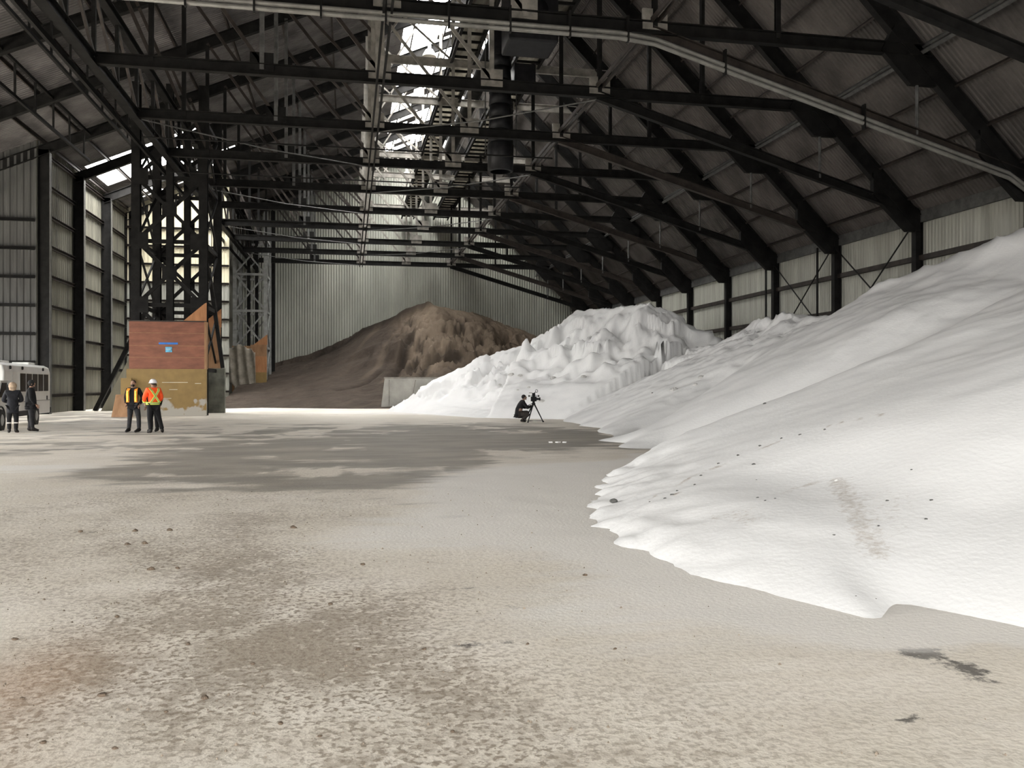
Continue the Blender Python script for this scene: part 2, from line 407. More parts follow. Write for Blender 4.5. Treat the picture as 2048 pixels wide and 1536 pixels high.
def salt_height(X, Y):
    far = np.clip((Y - 36.0) / 5, 0, 1)
    jx = (fbm(X * .5, Y * .5, 3, 31) - .5) * .8; jy = (fbm(X * .5, Y * .5, 3, 35) - .5) * .8
    js = np.clip((Y - 14) / 6, 0, 1)
    offs = [(0, 0)] + [(.9 * math.cos(k * math.pi / 4), .9 * math.sin(k * math.pi / 4)) for k in range(8)] + [(1.7 * math.cos(k * math.pi / 4 + .4), 1.7 * math.sin(k * math.pi / 4 + .4)) for k in range(8)]
    sc = (fbm(X * 2.6, Y * 2.6, 3, 41) - .5) * .55 * np.clip((Y - 5.5) / 2, 0, 1) * (Y < 20)
    d = dpoly(X + jx * js, Y + jy * js, SALT_TOE) + sc
    dt = np.maximum(d, 0)
    # soften the medial creases of the near slope by averaging neighbours
    ds = sum(np.maximum(dpoly(X + ox, Y + oy, SALT_TOE), 0) for ox, oy in offs) / len(offs)
    kk = np.clip(dt / 2.0, 0, 1) * (1 - far) * .9
    dt = dt * (1 - kk) + ds * kk
    dc, hc, back = 0, 0, 0
    dc, hc, back = crest_field(X, Y)
    dcs = sum(crest_field(X + ox, Y + oy)[0] for ox, oy in offs[::2]) / len(offs[::2])
    hcs = sum(crest_field(X + 1.6 * ox, Y + 1.6 * oy)[1] for ox, oy in offs[::2]) / len(offs[::2])
    q = np.clip(dc / 3, 0, 1) * (1 - far)
    dcc = dc * (1 - q) + dcs * q; hcc = hc * (1 - q) + hcs * q
    hcc = hcc + (fbm(X * 1.6, Y * 1.6, 4, 50) - .5) * np.where((Y > 28), .55, .2)
    r = np.clip(dt / (dt + dcc + 1e-6), 0, 1)
    warp = (np.abs(fbm(X * .30, Y * .30, 3, 77) - .5) * 2 - .35) * .36 + (np.abs(fbm(X * 1.1, Y * 1.1, 3, 78) - .5) - .15) * .16
    w0 = np.clip((r - .30) * 4.5, 0, 1) * np.clip((1 - r) * 6, 0, 1)
    rf = np.clip(r + warp * w0, 0, 1)
    ff = np.interp(rf, [0, .3, .50, .60, .612, .74, .80, .812, .92, 1], [0, .26, .44, .53, .71, .77, .80, .92, .96, 1.0])
    rn = r + (fbm(X * .22, Y * .22, 3, 17) - .5) * .08 * w0
    fn_ = np.clip(rn, 0, 1) ** 1.06
    ms = np.clip((fbm(X * .42 + 3, Y * .42, 3, 66) - .40) * 6, 0, 1)
    ff = ff * ms + np.interp(rf, [0, .4, .55, .8, 1], [0, .37, .55, .86, 1]) * (1 - ms)
    ff2 = fn_ * (1 - far) + ff * far
    h = hcc * ff2
    fl = np.abs(fbm((X - Y) * 1.0, (X + Y) * .22, 4, 90) - .5) * 2
    cl = np.clip((rf - .58) * 14, 0, 1) * far * w0 * np.clip((Y - 39.5) / 3, 0, 1)
    h = h - cl * (fl * .8 + np.abs(fbm(X * 2.6, Y * 2.6, 3, 96) - .5) * .55)
    # runnels down the far slope
    h = h - far * np.clip(r * 6, 0, 1) * np.clip((.6 - rf) * 5, 0, 1) * fl * .10
    # broken ledge on the crest between the two piles
    cr = np.exp(-((Y - 33.5) / 3.2) ** 2) * np.clip((r - .72) * 8, 0, 1) * ~back
    h = h + cr * (np.round(fbm(X * .9, Y * .9, 3, 61) * 6) / 6 - .5) * 1.0
    h = np.where(back, np.minimum(hcc - dc * np.where(Y > 39, .3, .12), np.where(Y > 39, .62 * dt, 99)), h)
    h = np.where(d > 0, np.maximum(h, 0) - .05 * np.exp(-dt / .2), -.06 + d * .1)
    h = h + np.clip(dt / 1.5, 0, 1) * (fbm(X * .45, Y * .45, 3, 8) - .5) * np.where(Y > 36, .3, .07)
    # hollows left between the slumped lobes of the near slope
    v1 = dpoly(X, Y, [(6.6, 19.6), (9.5, 19.2), (12.5, 18.6), (15, 18.4)], False); v2 = dpoly(X, Y, [(7.6, 24.4), (10, 26.2), (13, 28.2)], False)
    near_ = np.clip(dt / 1.2, 0, 1) * np.clip(dcc / 3, 0, 1)
    h = h - near_ * (.60 * np.exp(-(v1 / 1.3) ** 2) + .45 * np.exp(-(v2 / 1.2) ** 2))
    v0 = dpoly(X, Y, [(6.0, 15.6), (8.5, 15.4), (11.5, 14.6)], False)
    h = h + near_ * .30 * np.exp(-(v0 / 1.5) ** 2)
    # the two scooped hollows of the foreground slope
    g = lambda cx, cy, sx, sy: np.exp(-((X - cx) / sx) ** 2 - ((Y - cy) / sy) ** 2)
    h = h - np.clip(dt / 1.5, 0, 1) * (.22 * g(5.2, 8.6, .9, 1.6) + .12 * g(6.5, 6.5, 1.2, .8))
    return h, d
def salt_material():
    m = bpy.data.materials.new('white road salt'); m.use_nodes = True
    nt = m.node_tree; N = nt.nodes; L = nt.links; b = N['Principled BSDF']
    b.inputs['Roughness'].default_value = .85; b.inputs['Specular IOR Level'].default_value = .2
    geo = N.new('ShaderNodeNewGeometry')
    n = N.new('ShaderNodeTexNoise'); n.inputs['Scale'].default_value = .6; n.inputs['Detail'].default_value = 6
    L.new(geo.outputs['Position'], n.inputs['Vector'])
    r = N.new('ShaderNodeValToRGB'); r.color_ramp.elements[0].position = .3; r.color_ramp.elements[1].position = .7
    r.color_ramp.elements[0].color = (.70, .702, .70, 1); r.color_ramp.elements[1].color = (.75, .75, .745, 1)
    L.new(n.outputs[0], r.inputs[0])
    a = N.new('ShaderNodeAttribute'); a.attribute_name = 'dirt'
    n2 = N.new('ShaderNodeTexNoise'); n2.inputs['Scale'].default_value = 16; n2.inputs['Detail'].default_value = 6; n2.inputs['Roughness'].default_value = .7
    L.new(geo.outputs['Position'], n2.inputs['Vector'])
    ad = N.new('ShaderNodeMath'); ad.operation = 'ADD'; L.new(a.outputs['Fac'], ad.inputs[0]); L.new(n2.outputs[0], ad.inputs[1])
    mr = N.new('ShaderNodeMapRange'); mr.inputs['From Min'].default_value = .72; mr.inputs['From Max'].default_value = 1.15
    L.new(ad.outputs[0], mr.inputs[0])
    mx = N.new('ShaderNodeMix'); mx.data_type = 'RGBA'; mx.inputs[7].default_value = (.36, .31, .26, 1)
    L.new(mr.outputs[0], mx.inputs[0]); L.new(r.outputs[0], mx.inputs[6]); L.new(mx.outputs[2], b.inputs['Base Color'])
    n3 = N.new('ShaderNodeTexNoise'); n3.inputs['Scale'].default_value = 14; n3.inputs['Detail'].default_value = 7
    L.new(geo.outputs['Position'], n3.inputs['Vector'])
    bp = N.new('ShaderNodeBump'); bp.inputs['Distance'].default_value = .006; bp.inputs['Strength'].default_value = .8
    L.new(n3.outputs[0], bp.inputs['Height']); L.new(bp.outputs[0], b.inputs['Normal'])
    return m
SALT = salt_material()
def salt_at(x, y):
    h, d = salt_height(np.array([[float(x)]]), np.array([[float(y)]])); return float(h[0, 0])
SPLIT = 36.3
def hit(u, v):      # where a sight line through the photograph meets the salt
    a = (u - 1024) / F; b = (770 - v) / F; dx = a * math.cos(TH) + math.sin(TH); dy = math.cos(TH) - a * math.sin(TH)
    t = np.arange(3, 75, .05); X = (t * dx)[None]; Y = (t * dy)[None]; H, d = salt_height(X, Y); Z = CAMH + t * b
    w_ = np.where((H[0] > Z) & (X[0] < XR))[0]
    if len(w_) == 0: return None
    i = w_[0]; return float(X[0, i]), float(Y[0, i]), float(H[0, i])
def salt():
    xs = np.concatenate([np.arange(1.5, 18, .11), np.arange(18, XR - .5, .4), [XR - .42]])
    def pile(ys, near):
        X, Y = np.meshgrid(xs, ys); H, d = salt_height(X, Y)
        g = lambda cx, cy, sx, sy: np.exp(-((X - cx) / sx) ** 2 - ((Y - cy) / sy) ** 2)
        PL = lambda pts: [hit(*p)[:2] for p in pts]
        dirt = np.zeros_like(X)
        if near:
            for pts, wd, amt in (([(1675, 965), (1700, 1005), (1722, 1055), (1758, 1110)], .16, .30), ([(1440, 1035), (1480, 1028), (1500, 1040)], .22, .22), ([(1560, 990), (1600, 974)], .10, .22),
                                 ([(1598, 974), (1625, 968)], .035, .6), ([(1628, 965), (1668, 960)], .06, .25), ([(1325, 1000), (1345, 990), (1362, 986)], .03, .6), ([(1740, 990), (1780, 1000), (1760, 1060)], .35, .16)):
                ln = dpoly(X, Y, PL(pts), False); dirt = np.maximum(dirt, 1.3 * amt * np.exp(-(ln / wd) ** 2))
            for pts in ([(1270, 1010), (1300, 1000), (1350, 972), (1400, 948), (1500, 905)], [(1500, 905), (1600, 868), (1700, 842), (1800, 826)]):
                ln = dpoly(X, Y, PL(pts), False); dirt = np.maximum(dirt, .5 * np.exp(-(ln / .045) ** 2) * (fbm(X * 4, Y * 4, 2, 5) > .5))
        return grid_mesh('salt_pile', X, Y, H, SALT, keep=(d > -.5), attrs=dict(dirt=dirt))
    a = pile(np.concatenate([np.arange(0, 20, .11), np.arange(20, SPLIT, .14), [SPLIT]]), True)
    tag(a, 'smooth white salt slope filling the right foreground against the side wall', 'salt pile', 'salt piles')
    b = pile(np.concatenate([[SPLIT], np.arange(SPLIT + .1, 60, .12), [62, 64]]), False)
    tag(b, 'crumbling white salt mound with eroded scarps behind the crouching cameraman', 'salt pile', 'salt piles')

SAND_TOE = [(-9.2, 60.5), (-8, 60.0), (-6, 61.5), (-3, 59.6), (0, 57.8), (5, 57.6), (12, 59), (23.9, 62), (23.9, 86.9), (-9.2, 86.9)]
def sand():
    m = bpy.data.materials.new('brown grit'); m.use_nodes = True
    nt = m.node_tree; N = nt.nodes; L = nt.links; b = N['Principled BSDF']; b.inputs['Roughness'].default_value = .9; b.inputs['Specular IOR Level'].default_value = .1
    geo = N.new('ShaderNodeNewGeometry')
    a = N.new('ShaderNodeAttribute'); a.attribute_name = 'fresh'
    n = N.new('ShaderNodeTexNoise'); n.inputs['Scale'].default_value = .9; n.inputs['Detail'].default_value = 8; n.inputs['Roughness'].default_value = .7
    L.new(geo.outputs['Position'], n.inputs['Vector'])
    r = N.new('ShaderNodeValToRGB'); r.color_ramp.elements[0].position = .3; r.color_ramp.elements[1].position = .7
    r.color_ramp.elements[0].color = (.040, .032, .026, 1); r.color_ramp.elements[1].color = (.072, .057, .046, 1)
    L.new(n.outputs[0], r.inputs[0])
    mx = N.new('ShaderNodeMix'); mx.data_type = 'RGBA'; mx.inputs[7].default_value = (.19, .148, .11, 1)
    L.new(a.outputs['Fac'], mx.inputs[0]); L.new(r.outputs[0], mx.inputs[6])
    a2 = N.new('ShaderNodeAttribute'); a2.attribute_name = 'crust_and_shade'
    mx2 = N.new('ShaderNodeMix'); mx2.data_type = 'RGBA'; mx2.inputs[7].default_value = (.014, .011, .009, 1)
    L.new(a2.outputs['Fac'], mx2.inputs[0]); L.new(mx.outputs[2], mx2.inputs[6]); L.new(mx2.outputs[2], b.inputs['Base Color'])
    n3 = N.new('ShaderNodeTexNoise'); n3.inputs['Scale'].default_value = 3; n3.inputs['Detail'].default_value = 8
    L.new(geo.outputs['Position'], n3.inputs['Vector'])
    bp = N.new('ShaderNodeBump'); bp.inputs['Distance'].default_value = .08; L.new(n3.outputs[0], bp.inputs['Height']); L.new(bp.outputs[0], b.inputs['Normal'])
    xs = np.arange(-9.2, 23.95, .16); ys = np.arange(56, YF - .02, .16); X, Y = np.meshgrid(xs, ys)
    d = dpoly(X, Y, [(-60, 60.5)] + SAND_TOE[:7] + [(70, 62), (70, 300), (-60, 300)])
    cap = np.interp(X, [-9.2, -7.3, -3.7, .1, 3.3, 5.2, 7.6, 9, 12.4, 17.3, 24], [3.2, 3.8, 4.8, 6.2, 7.15, 7.7, 8.6, 8.5, 7.9, 6.1, 3.5])
    # cap is read off the silhouette; crest runs back to the wall on the left
    yc = np.interp(X, [-9, 0, 4, 8, 14, 24], [86.5, 85, 82, 79, 79, 79])
    slope = np.clip(cap / np.maximum(yc - 58.5, 1), .1, .48)
    d2 = np.maximum(d, 0)
    t = np.clip(d2 / np.maximum(yc - 58.5, 1), 0, 1)
    h = cap * (t ** 1.12)
    h = np.where(Y > yc, cap - (Y - yc) * .12, h)
    warp = (fbm(X * .25, Y * .25, 4, 5) - .5) * 8
    sx = np.clip((X + 1.5) / 3, 0, 1)
    L1 = 1 / (1 + np.exp(-(d + warp + .35 * X - 15.0) / .15)); L2 = 1 / (1 + np.exp(-(d + warp * .6 - .2 * X - 13.2) / .12))
    h = h + sx * (L1 * .75 + L2 * .6 - .6) * np.clip(d / 8, 0, 1) * np.clip((yc - Y) / 2 + .6, 0, 1)
    rug = np.clip((X - 2.5) / 3, 0, 1) * np.clip((d - 7) / 4, 0, 1) * np.clip((yc - Y) / 4, .12, 1)
    nn = fbm(X * .9, Y * .9, 5, 15)
    pits = np.clip((fbm(X * 1.5, Y * .8, 3, 71) - .60) * 9, 0, 1) * rug
    h = h + rug * (np.abs(nn - .5) * -3.2 + .3) - pits * .35
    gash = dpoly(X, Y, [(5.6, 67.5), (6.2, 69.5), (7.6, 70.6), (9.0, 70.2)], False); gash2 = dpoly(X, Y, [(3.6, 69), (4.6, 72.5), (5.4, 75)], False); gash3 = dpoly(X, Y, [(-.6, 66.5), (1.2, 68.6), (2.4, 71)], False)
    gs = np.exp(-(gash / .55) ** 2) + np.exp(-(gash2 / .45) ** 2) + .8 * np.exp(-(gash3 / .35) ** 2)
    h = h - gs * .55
    h = h + rug * ((np.abs(fbm(X * 2.2, Y * 2.2, 3, 29) - .5) * -1.3) + (fbm(X * 4, Y * 4, 2, 37) - .5) * .35)
    h = h + (fbm(X * .5, Y * .5, 4, 44) - .5) * .5 * np.clip(d / 3, 0, 1)
    h = np.where(d < 0, -.1, h)
    # crusted lip overhanging the left crest; shade painted into gashes and pits
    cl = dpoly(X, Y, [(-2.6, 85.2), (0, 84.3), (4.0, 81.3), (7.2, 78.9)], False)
    crust_and_shade = np.maximum(np.exp(-(cl / .6) ** 2), np.maximum(np.clip(gs, 0, 1), pits * .9))
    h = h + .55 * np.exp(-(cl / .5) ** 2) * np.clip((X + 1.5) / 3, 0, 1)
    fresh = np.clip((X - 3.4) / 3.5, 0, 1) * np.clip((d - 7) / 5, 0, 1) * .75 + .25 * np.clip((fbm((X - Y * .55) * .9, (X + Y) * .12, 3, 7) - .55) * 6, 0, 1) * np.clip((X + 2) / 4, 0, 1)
    o = grid_mesh('grit_pile', X, Y, h, m, keep=(d > -.4), attrs=dict(fresh=np.clip(fresh, 0, 1), crust_and_shade=np.clip(crust_and_shade, 0, 1) * .8))
    tag(o, 'brown grit mound heaped against the far corrugated wall', 'grit pile')

# ------------------------------------------------------------ shell
def shell():
    # right wall
    o = sheet('wall_right', (XR, YB, 0), (0, 1, 0), YF - YB, (0, 0, 1), (1, 0, 0), lambda u: (0, 9.0), WALLR, .2, .018, 1)
    struct(o, 'pale corrugated side wall above the salt')
    o = sheet('wall_far', (-12, YF, 0), (1, 0, 0), XR + 12, (0, 0, 1), (0, 1, 0), lambda u: (0, roofz(u - 12)), WALLF, .26, .028, 1)
    struct(o, 'grey corrugated gable wall at the far end')
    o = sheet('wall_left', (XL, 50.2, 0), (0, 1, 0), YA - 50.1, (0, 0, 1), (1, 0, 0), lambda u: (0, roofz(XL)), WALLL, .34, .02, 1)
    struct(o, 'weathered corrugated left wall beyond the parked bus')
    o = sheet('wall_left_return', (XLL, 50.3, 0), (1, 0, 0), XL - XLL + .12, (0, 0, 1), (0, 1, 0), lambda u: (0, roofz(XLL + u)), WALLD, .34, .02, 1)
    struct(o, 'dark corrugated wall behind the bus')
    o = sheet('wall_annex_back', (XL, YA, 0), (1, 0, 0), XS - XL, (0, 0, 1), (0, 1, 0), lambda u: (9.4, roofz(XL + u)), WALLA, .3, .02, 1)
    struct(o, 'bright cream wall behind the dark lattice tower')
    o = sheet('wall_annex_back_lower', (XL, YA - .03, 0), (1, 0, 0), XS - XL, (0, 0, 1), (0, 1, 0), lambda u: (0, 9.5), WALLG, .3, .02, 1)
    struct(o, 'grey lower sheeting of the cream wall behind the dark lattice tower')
    o = sheet('wall_annex_side', (XS2, YA - .1, 0), (0, 1, 0), YF - YA + .2, (0, 0, 1), (1, 0, 0), lambda u: (0, roofz(XS2)), WALLL, .3, .02, 1)
    struct(o, 'corrugated side wall behind the far lattice tower')
    m = MB()
    m.box((XLL - .2, YB, 0), (XLL, -8, roofz(XLL))); m.box((XLL - .2, 45, 0), (XLL, 50.3, roofz(XLL))); m.box((XLL - .2, -8, 8.4), (XLL, 45, roofz(XLL)))  # opening widened to let more fill light in from the left
    struct(m.build('wall_outer_left', WALLD), 'unseen outer left wall, door opening widened for fill light')
    m = MB(); x0, x1, z0, z1 = DOOR
    m.box((XLL, YB - .2, 0), (x0, YB, 9)); m.prism([(x1, YB, 0), (XR, YB, 0), (XR, YB, 9), (x1, YB, roofz(x1))], (0, -.2, 0))
    for a, b in ((XLL, x0), (x0, x1), (x1, XR)): pass
    pts = [(XLL, YB, 9), (x0, YB, 9), (x0, YB, z1), (x1, YB, z1), (x1, YB, 9), (XR, YB, 9), (RX, YB, RZ)]
    m.prism([(XLL, YB, 9), (x0, YB, 9), (x0, YB, roofz(x0)), (XLL, YB, roofz(XLL))], (0, -.2, 0))
    m.prism([(x0, YB, z1), (x1, YB, z1), (x1, YB, roofz(x1)), (RX, YB, RZ), (x0, YB, roofz(x0))], (0, -.2, 0))
    struct(m.build('wall_near', WALLD), 'end wall with the open vehicle door')
    # roofs
    sl = math.hypot(XR - RX, RZ - 9)
    V = Vector((XR - RX, 0, 9 - RZ)).normalized()
    def hr(u, v):
        y = YB + u; cy = np.floor(y / .8); cx = np.floor(v / .6)
        n = vnoise(cy * 3.7, cx * 5.1, 5)
        return (v < 2.1) & (y > 42) & (y < 84.5) & (n > .5)
    o = sheet('ceiling_right', (RX, YB, RZ), (0, 1, 0), YF - YB + .4, V, (.707, 0, .707), lambda u: (0, sl + .15), ROOF, .2, .02, 39, hr)
    struct(o, 'steep dark corrugated roof slope over the salt')
    V2 = Vector((XLL - RX, 0, roofz(XLL) - RZ)).normalized(); sl2 = math.hypot(XLL - RX, roofz(XLL) - RZ); cs = abs(V2.x)
    def hl(u, v):
        y = YB + u; x = RX - v * cs
        cy = np.floor(y / .8); cx = np.floor(v / .9)
        n = vnoise(cy * 3.7, cx * 5.1, 8)
        ridge = (x > 4.0) & (y > 45) & (y < 84.5) & (n > np.interp(y, [45, 50, 60, 72, 84], [.5, .12, .16, .2, .3]))
        ax = (x < -9.4) & (x > -15.4) & (y > 56.9) & (y < 62.0) & (x < -9.6 + (y - 62) * -.0) & ~((x > -11.4) & (n > .75))
        ax2 = (x < -7.6) & (x > -11.8) & (y > 62.4) & (y < 66.8) & (n > .45)
        ax3 = (x < -10.4) & (x > -14.6) & (y > 65.2) & (y < 67.4) & (n > .35)
        out = (x < XL - .2) & (y > 50.6)
        return ridge | ax | ax2 | ax3 | out
    o = sheet('ceiling_left', (RX, YB, RZ), (0, 1, 0), YF - YB + .4, V2, (-.4, 0, .916), lambda u: (0, sl2), ROOFL, .2, .02, 46, hl)
    struct(o, 'shallow corrugated roof slope on the left with missing sheets')

# ------------------------------------------------------------ steelwork
NEAR_TO_FAR = ['nearest', 'second', 'third', 'fourth', 'fifth', 'sixth', 'seventh', 'eighth', 'ninth', 'tenth', 'eleventh']
def truss(i, y):
    far = i
    lab = ('roof truss nearest the camera, only its sloping chord in the top right corner' if i == 0 else
           'roof truss carrying two pale conduit pipes along its tie beam' if i == 1 else
           'dark steel roof truss, %s behind the truss with pale conduits' % ORD[i - 2] if i < 10 else 'farthest dark steel roof truss beside the far gable wall')
    r = thing('roof_truss', lab, 'roof truss', (RX, y, 0), 0, 'roof trusses across the hall')
    B = lambda: MB()
    xl = XLL if y < 51 else (XL if y < YA + 1 else XS2)
    B().ibeam((-8.8, y, TIE), (19.7, y, TIE), .26, .42, .035).build('tie_beam', STEEL, r)
    B().ibeam((9.6, y, TIE - .12), (23.7, y, 8.9), .24, .36, .03).build('sloping_chord', STEELB if i % 2 else STEEL, r)
    B().ibeam((RX, y, RZ - .75), (23.75, y, RZ - .75 - (23.75 - RX)), .28, .62, .035).build('rafter', STEEL, r)
    if i >= 2 or y > 30:
        B().ibeam((RX, y, RZ - .65), (xl + .1, y, roofz(xl) - .65), .28, .55, .035).build('rafter', STEEL, r)
    # haunch at the eave
    B().prism([(23.8, y - .12, 9.0), (21.6, y - .12, 10.5), (21.6, y - .12, 9.6), (23.2, y - .12, 8.1), (23.8, y - .12, 8.1)], (0, .24, 0)).build('eave_haunch', STEEL, r)
    B().tube([(19.2, y, TIE - .2), (19.2, y, 10.2)], .055, 8).build('hanger', STEELG, r)
    B().prism([(18.3, y - .1, 13.9), (20.0, y - .1, 12.4), (19.9, y - .1, 11.9), (18.9, y - .1, 11.9), (17.8, y - .1, 13.0)], (0, .2, 0)).build('gusset_plate', STEEL, r)
    if i == 0: return r
    for gx in (-3.1, 1.15, 5.4, 9.7):
        B().box((gx - .42, y - .05, TIE - .05), (gx + .42, y + .05, TIE + .62)).build('gusset_plate', STEELP if 1 < gx < 10 else STEEL, r)
    for gx in (-6.9, -3.1, 1.15, 5.4, 9.7, 14.0):
        m = STEELP if gx in (1.15, 5.4) else (STEELG if gx == -3.1 else STEEL)
        wd = .34 if gx == 1.15 else .16
        B().ibeam((gx, y, TIE), (gx, y, roofz(gx) - .8), wd, wd, .02, up=(0, 1, 0)).build('vertical_post', m, r)
    for (xa, za), (xb, zb) in (((-6.9, 18.6), (-3.1, 13.3)), ((-3.1, 18.6), (1.15, 13.3)), ((1.15, 18.5), (5.4, 13.3)),
                               ((-8.8, 17.8), (-6.9, 13.3)), ((-2.2, 20.6), (1.15, 17.2))):
        B().beam((xa, y, za), (xb, y, zb), .10, .13).build('diagonal_brace', STEELP if xa > 0 else STEELB, r)
    for (xa, za), (xb, zb) in (((1.3, 18.6), (4.2, 23.2)), ((5.4, 18.6), (1.6, 21.8)), ((9.7, 22.4), (5.4, 18.9))):
        B().beam((xa, y, za), (xb, y, zb), .08, .10).build('diagonal_brace', STEELP if xa < 6 else STEELB, r)
    B().ibeam((1.15, y, 18.5), (13.9, y, 18.5), .16, .42, .03).build('floor_beam', STEELP, r)  # pale colour stands in for skylight on these beams
    if i in (3, 4, 6): B().tube([(-8.8, y + .9, TIE - .75), (9.5, y + .9, TIE - .75)], .035, 6).build('tie_rod', STEEL, r)
    return r

def conduits(y):
    r = thing('conduit_run', 'pair of pale conduit pipes clipped under the nearest full truss', 'conduit', (0, y, TIE))
    for dz in (0, -.17):
        p = [(-14, y - .28, TIE - .34 + dz), (8.4, y - .28, TIE - .34 + dz), (9.6, y - .28, TIE - .45 + dz), (22.6, y - .28, 8.98 + dz), (23.4, y - .28, 8.5 + dz), (23.55, y - .28, 7.6 + dz), (23.55, y - .28, 4.5)]
        MB().tube(p, .07, 10).build('pipe', PIPE, r, smooth=True)
    for k in range(11):
        x = -6.5 + 1.9 * k if k < 9 else 12 + (k - 9) * 5
        z = TIE if x < 9.6 else TIE - .12 - (x - 9.6) * .2915
        MB().box((x - .03, y - .36, z - .62), (x + .03, y - .19, z + .2)).build('pipe_clip', STEEL, r)

def steel():
    for i in range(11):
        truss(i, Y0 - 2 * BAY + i * BAY)
    conduits(Y0 - BAY)
    # longitudinal struts
    for x, z, lab in ((9.7, TIE + .25, 'long steel strut joining the trusses where their sloping chords begin'),
                      (1.15, TIE - .3, 'long steel strut under the trusses in line with the tall pale posts')):
        m = MB(); m.beam((x - .12, 18, z), (x - .12, 81, z), .07, .16); m.beam((x + .12, 18, z), (x + .12, 81, z), .07, .16)
        tag(m.build('longitudinal_strut', STEELB if x > 5 else STEEL), lab, 'strut', 'longitudinal struts')
    # girder along the tower line
    r = thing('lattice_girder', 'deep dark lattice girder running along the tops of the towers', 'girder', (-8.8, 24, TIE))
    MB().ibeam((-8.8, 24, TIE - .1), (-8.8, 86.8, TIE - .1), .3, .4).build('bottom_chord', STEEL, r)
    MB().ibeam((-8.8, 24, TIE + 2.6), (-8.8, 86.8, TIE + 2.6), .3, .35).build('top_chord', STEEL, r)
    MB().beam((-9.5, 24, TIE - .35), (-9.5, 86.8, TIE - .35), .12, .2).build('service_rail', STEEL, r)
    for k in range(20):
        y = 25.9 + k * 3.05
        MB().beam((-8.8, y, TIE), (-8.8, y, TIE + 2.6), .14, .14, (0, 1, 0)).build('vertical_post', STEEL, r)
        MB().beam((-8.8, y, TIE + 2.5), (-8.8, y + 3.05, TIE + .1), .1, .12).build('diagonal_brace', STEELB, r)
    # purlins right
    for k in range(13):
        x = 23.4 - k * 1.27
        m = MB(); c = Vector((x, 0, 33 - x)) - Vector((.707, 0, .707)) * (.16)
        m.channel((c.x, 16, c.z), (c.x, YF - .1, c.z), .07, .2, .015, up=(.707, 0, .707))
        if k == 3: m.channel((c.x - .1, 16, c.z - .25), (c.x - .1, YF - .1, c.z - .25), .12, .12, .02, up=(.707, 0, .707))
        tag(m.build('roof_purlin', STEELG if k == 3 else STEELB), '%s roof purlin up from the eave on the slope above the salt' % ORD[k], 'purlin', 'purlins under the right roof slope')
    # purlins left
    n = 0
    for x in (6.2, 4.0, 1.6, -.9, -3.4, -5.9, -8.4, -10.6, -12.6, -14.7, -16.4):
        m = MB(); z = roofz(x) - .2
        y1 = YF - .1 if x > XS else YA - .1
        m.channel((x, 30, z), (x, y1, z), .08, .22, .015)
        n += 1
        tag(m.build('roof_purlin', STEELB), '%s roof purlin down from the ridge on the shallow left slope' % ORD[n - 1], 'purlin', 'purlins under the left roof slope')
    n = 0
    for x in (-18.9, -14.0, -11.8):
        z = roofz(x) - .75
        n += 1
        r = thing('lattice_purlin', ('leftmost', 'middle', 'rightmost')[n - 1] + ' lattice purlin hanging under the left roof near the top left corner', 'purlin', (x, 26, z - 1.6), 0, 'lattice purlins of the left roof')
        MB().beam((x, 26, z), (x, 50.2, z), .12, .14).build('top_chord', STEEL, r)
        MB().beam((x, 26, z - 1.5), (x, 50.2, z - 1.5), .12, .14).build('bottom_chord', STEEL, r)
        for k in range(10):
            MB().beam((x, 27.5 + k * 2.4, z), (x, 27.5 + k * 2.4, z - 1.5), .08, .08, (0, 1, 0)).build('web_post', STEEL, r)
    # columns on the right wall, girts, bracing
    for i in range(11):
        y = Y0 - BAY + i * BAY
        if y > 82: break
        o = MB().ibeam((XR - .25, y, 0), (XR - .25, y, 8.9), .28, .36, .03, up=(1, 0, 0)).build('steel_column', STEEL)
        tag(o, '%s steel column from the right edge along the wall above the salt' % ORD[i], 'column', 'columns of the right wall')
    for k, z in enumerate((3.4, 5.2, 7.0)):
        o = MB().channel((XR - .12, 12, z), (XR - .12, YF - .1, z), .16, .2, .02).build('sheeting_girt', STEELB)
        tag(o, ('lowest', 'middle', 'highest')[k] + ' horizontal girt on the pale wall above the salt', 'girt', 'girts of the right wall')
    o = MB().beam((XR - .1, 12, 8.75), (XR - .1, YF, 8.75), .14, .5).build('eave_beam', STEELG)
    tag(o, 'grey eave beam where the right wall meets the roof', 'beam')
    for i, (ya, yb, side) in enumerate(((Y0, Y0 + BAY, 'near'), (Y0 + BAY, Y0 + 2 * BAY, 'far'))):
        r = thing('rod_bracing', 'crossed thin rods on the pale wall, %s pair of the two braced bays' % ('nearer' if i == 0 else 'farther'), 'bracing', (XR - .4, ya, 3.4), 0, 'rod bracing on the right wall')
        MB().tube([(XR - .4, ya, 8.5), (XR - .4, yb, 3.6)], .035, 6).build('rod', STEEL, r)
        MB().tube([(XR - .4, yb, 8.5), (XR - .4, ya, 3.6)], .035, 6).build('rod', STEEL, r)
    for i, y in enumerate((Y0 + BAY + 1.3, Y0 + 2 * BAY + .6)):
        o = MB().tube([(XR - .5, y, 2), (XR - .5, y, 8.6)], .06, 8).build('downpipe', STEEL)
        tag(o, ('nearer' if i == 0 else 'farther') + ' thin dark downpipe on the pale right wall', 'pipe', 'downpipes on the right wall')
    # columns and girts on the left wall
    for i in range(4):
        y = 50.3 + i * BAY; w_ = .5
        r = thing('steel_column', '%s tall steel column of the left wall beyond the bus' % ORD[i], 'column', (XL + .35, y, 0), 0, 'columns of the left wall')
        MB().ibeam((XL + .35, y, 0), (XL + .35, y, roofz(XL) - .5), .34, .6, .035, up=(1, 0, 0)).build('shaft', STEEL, r)
        MB().box((XL + .64, y - .17, 0), (XL + .665, y + .17, roofz(XL) - .6)).build('pale_flange', STEELG, r)
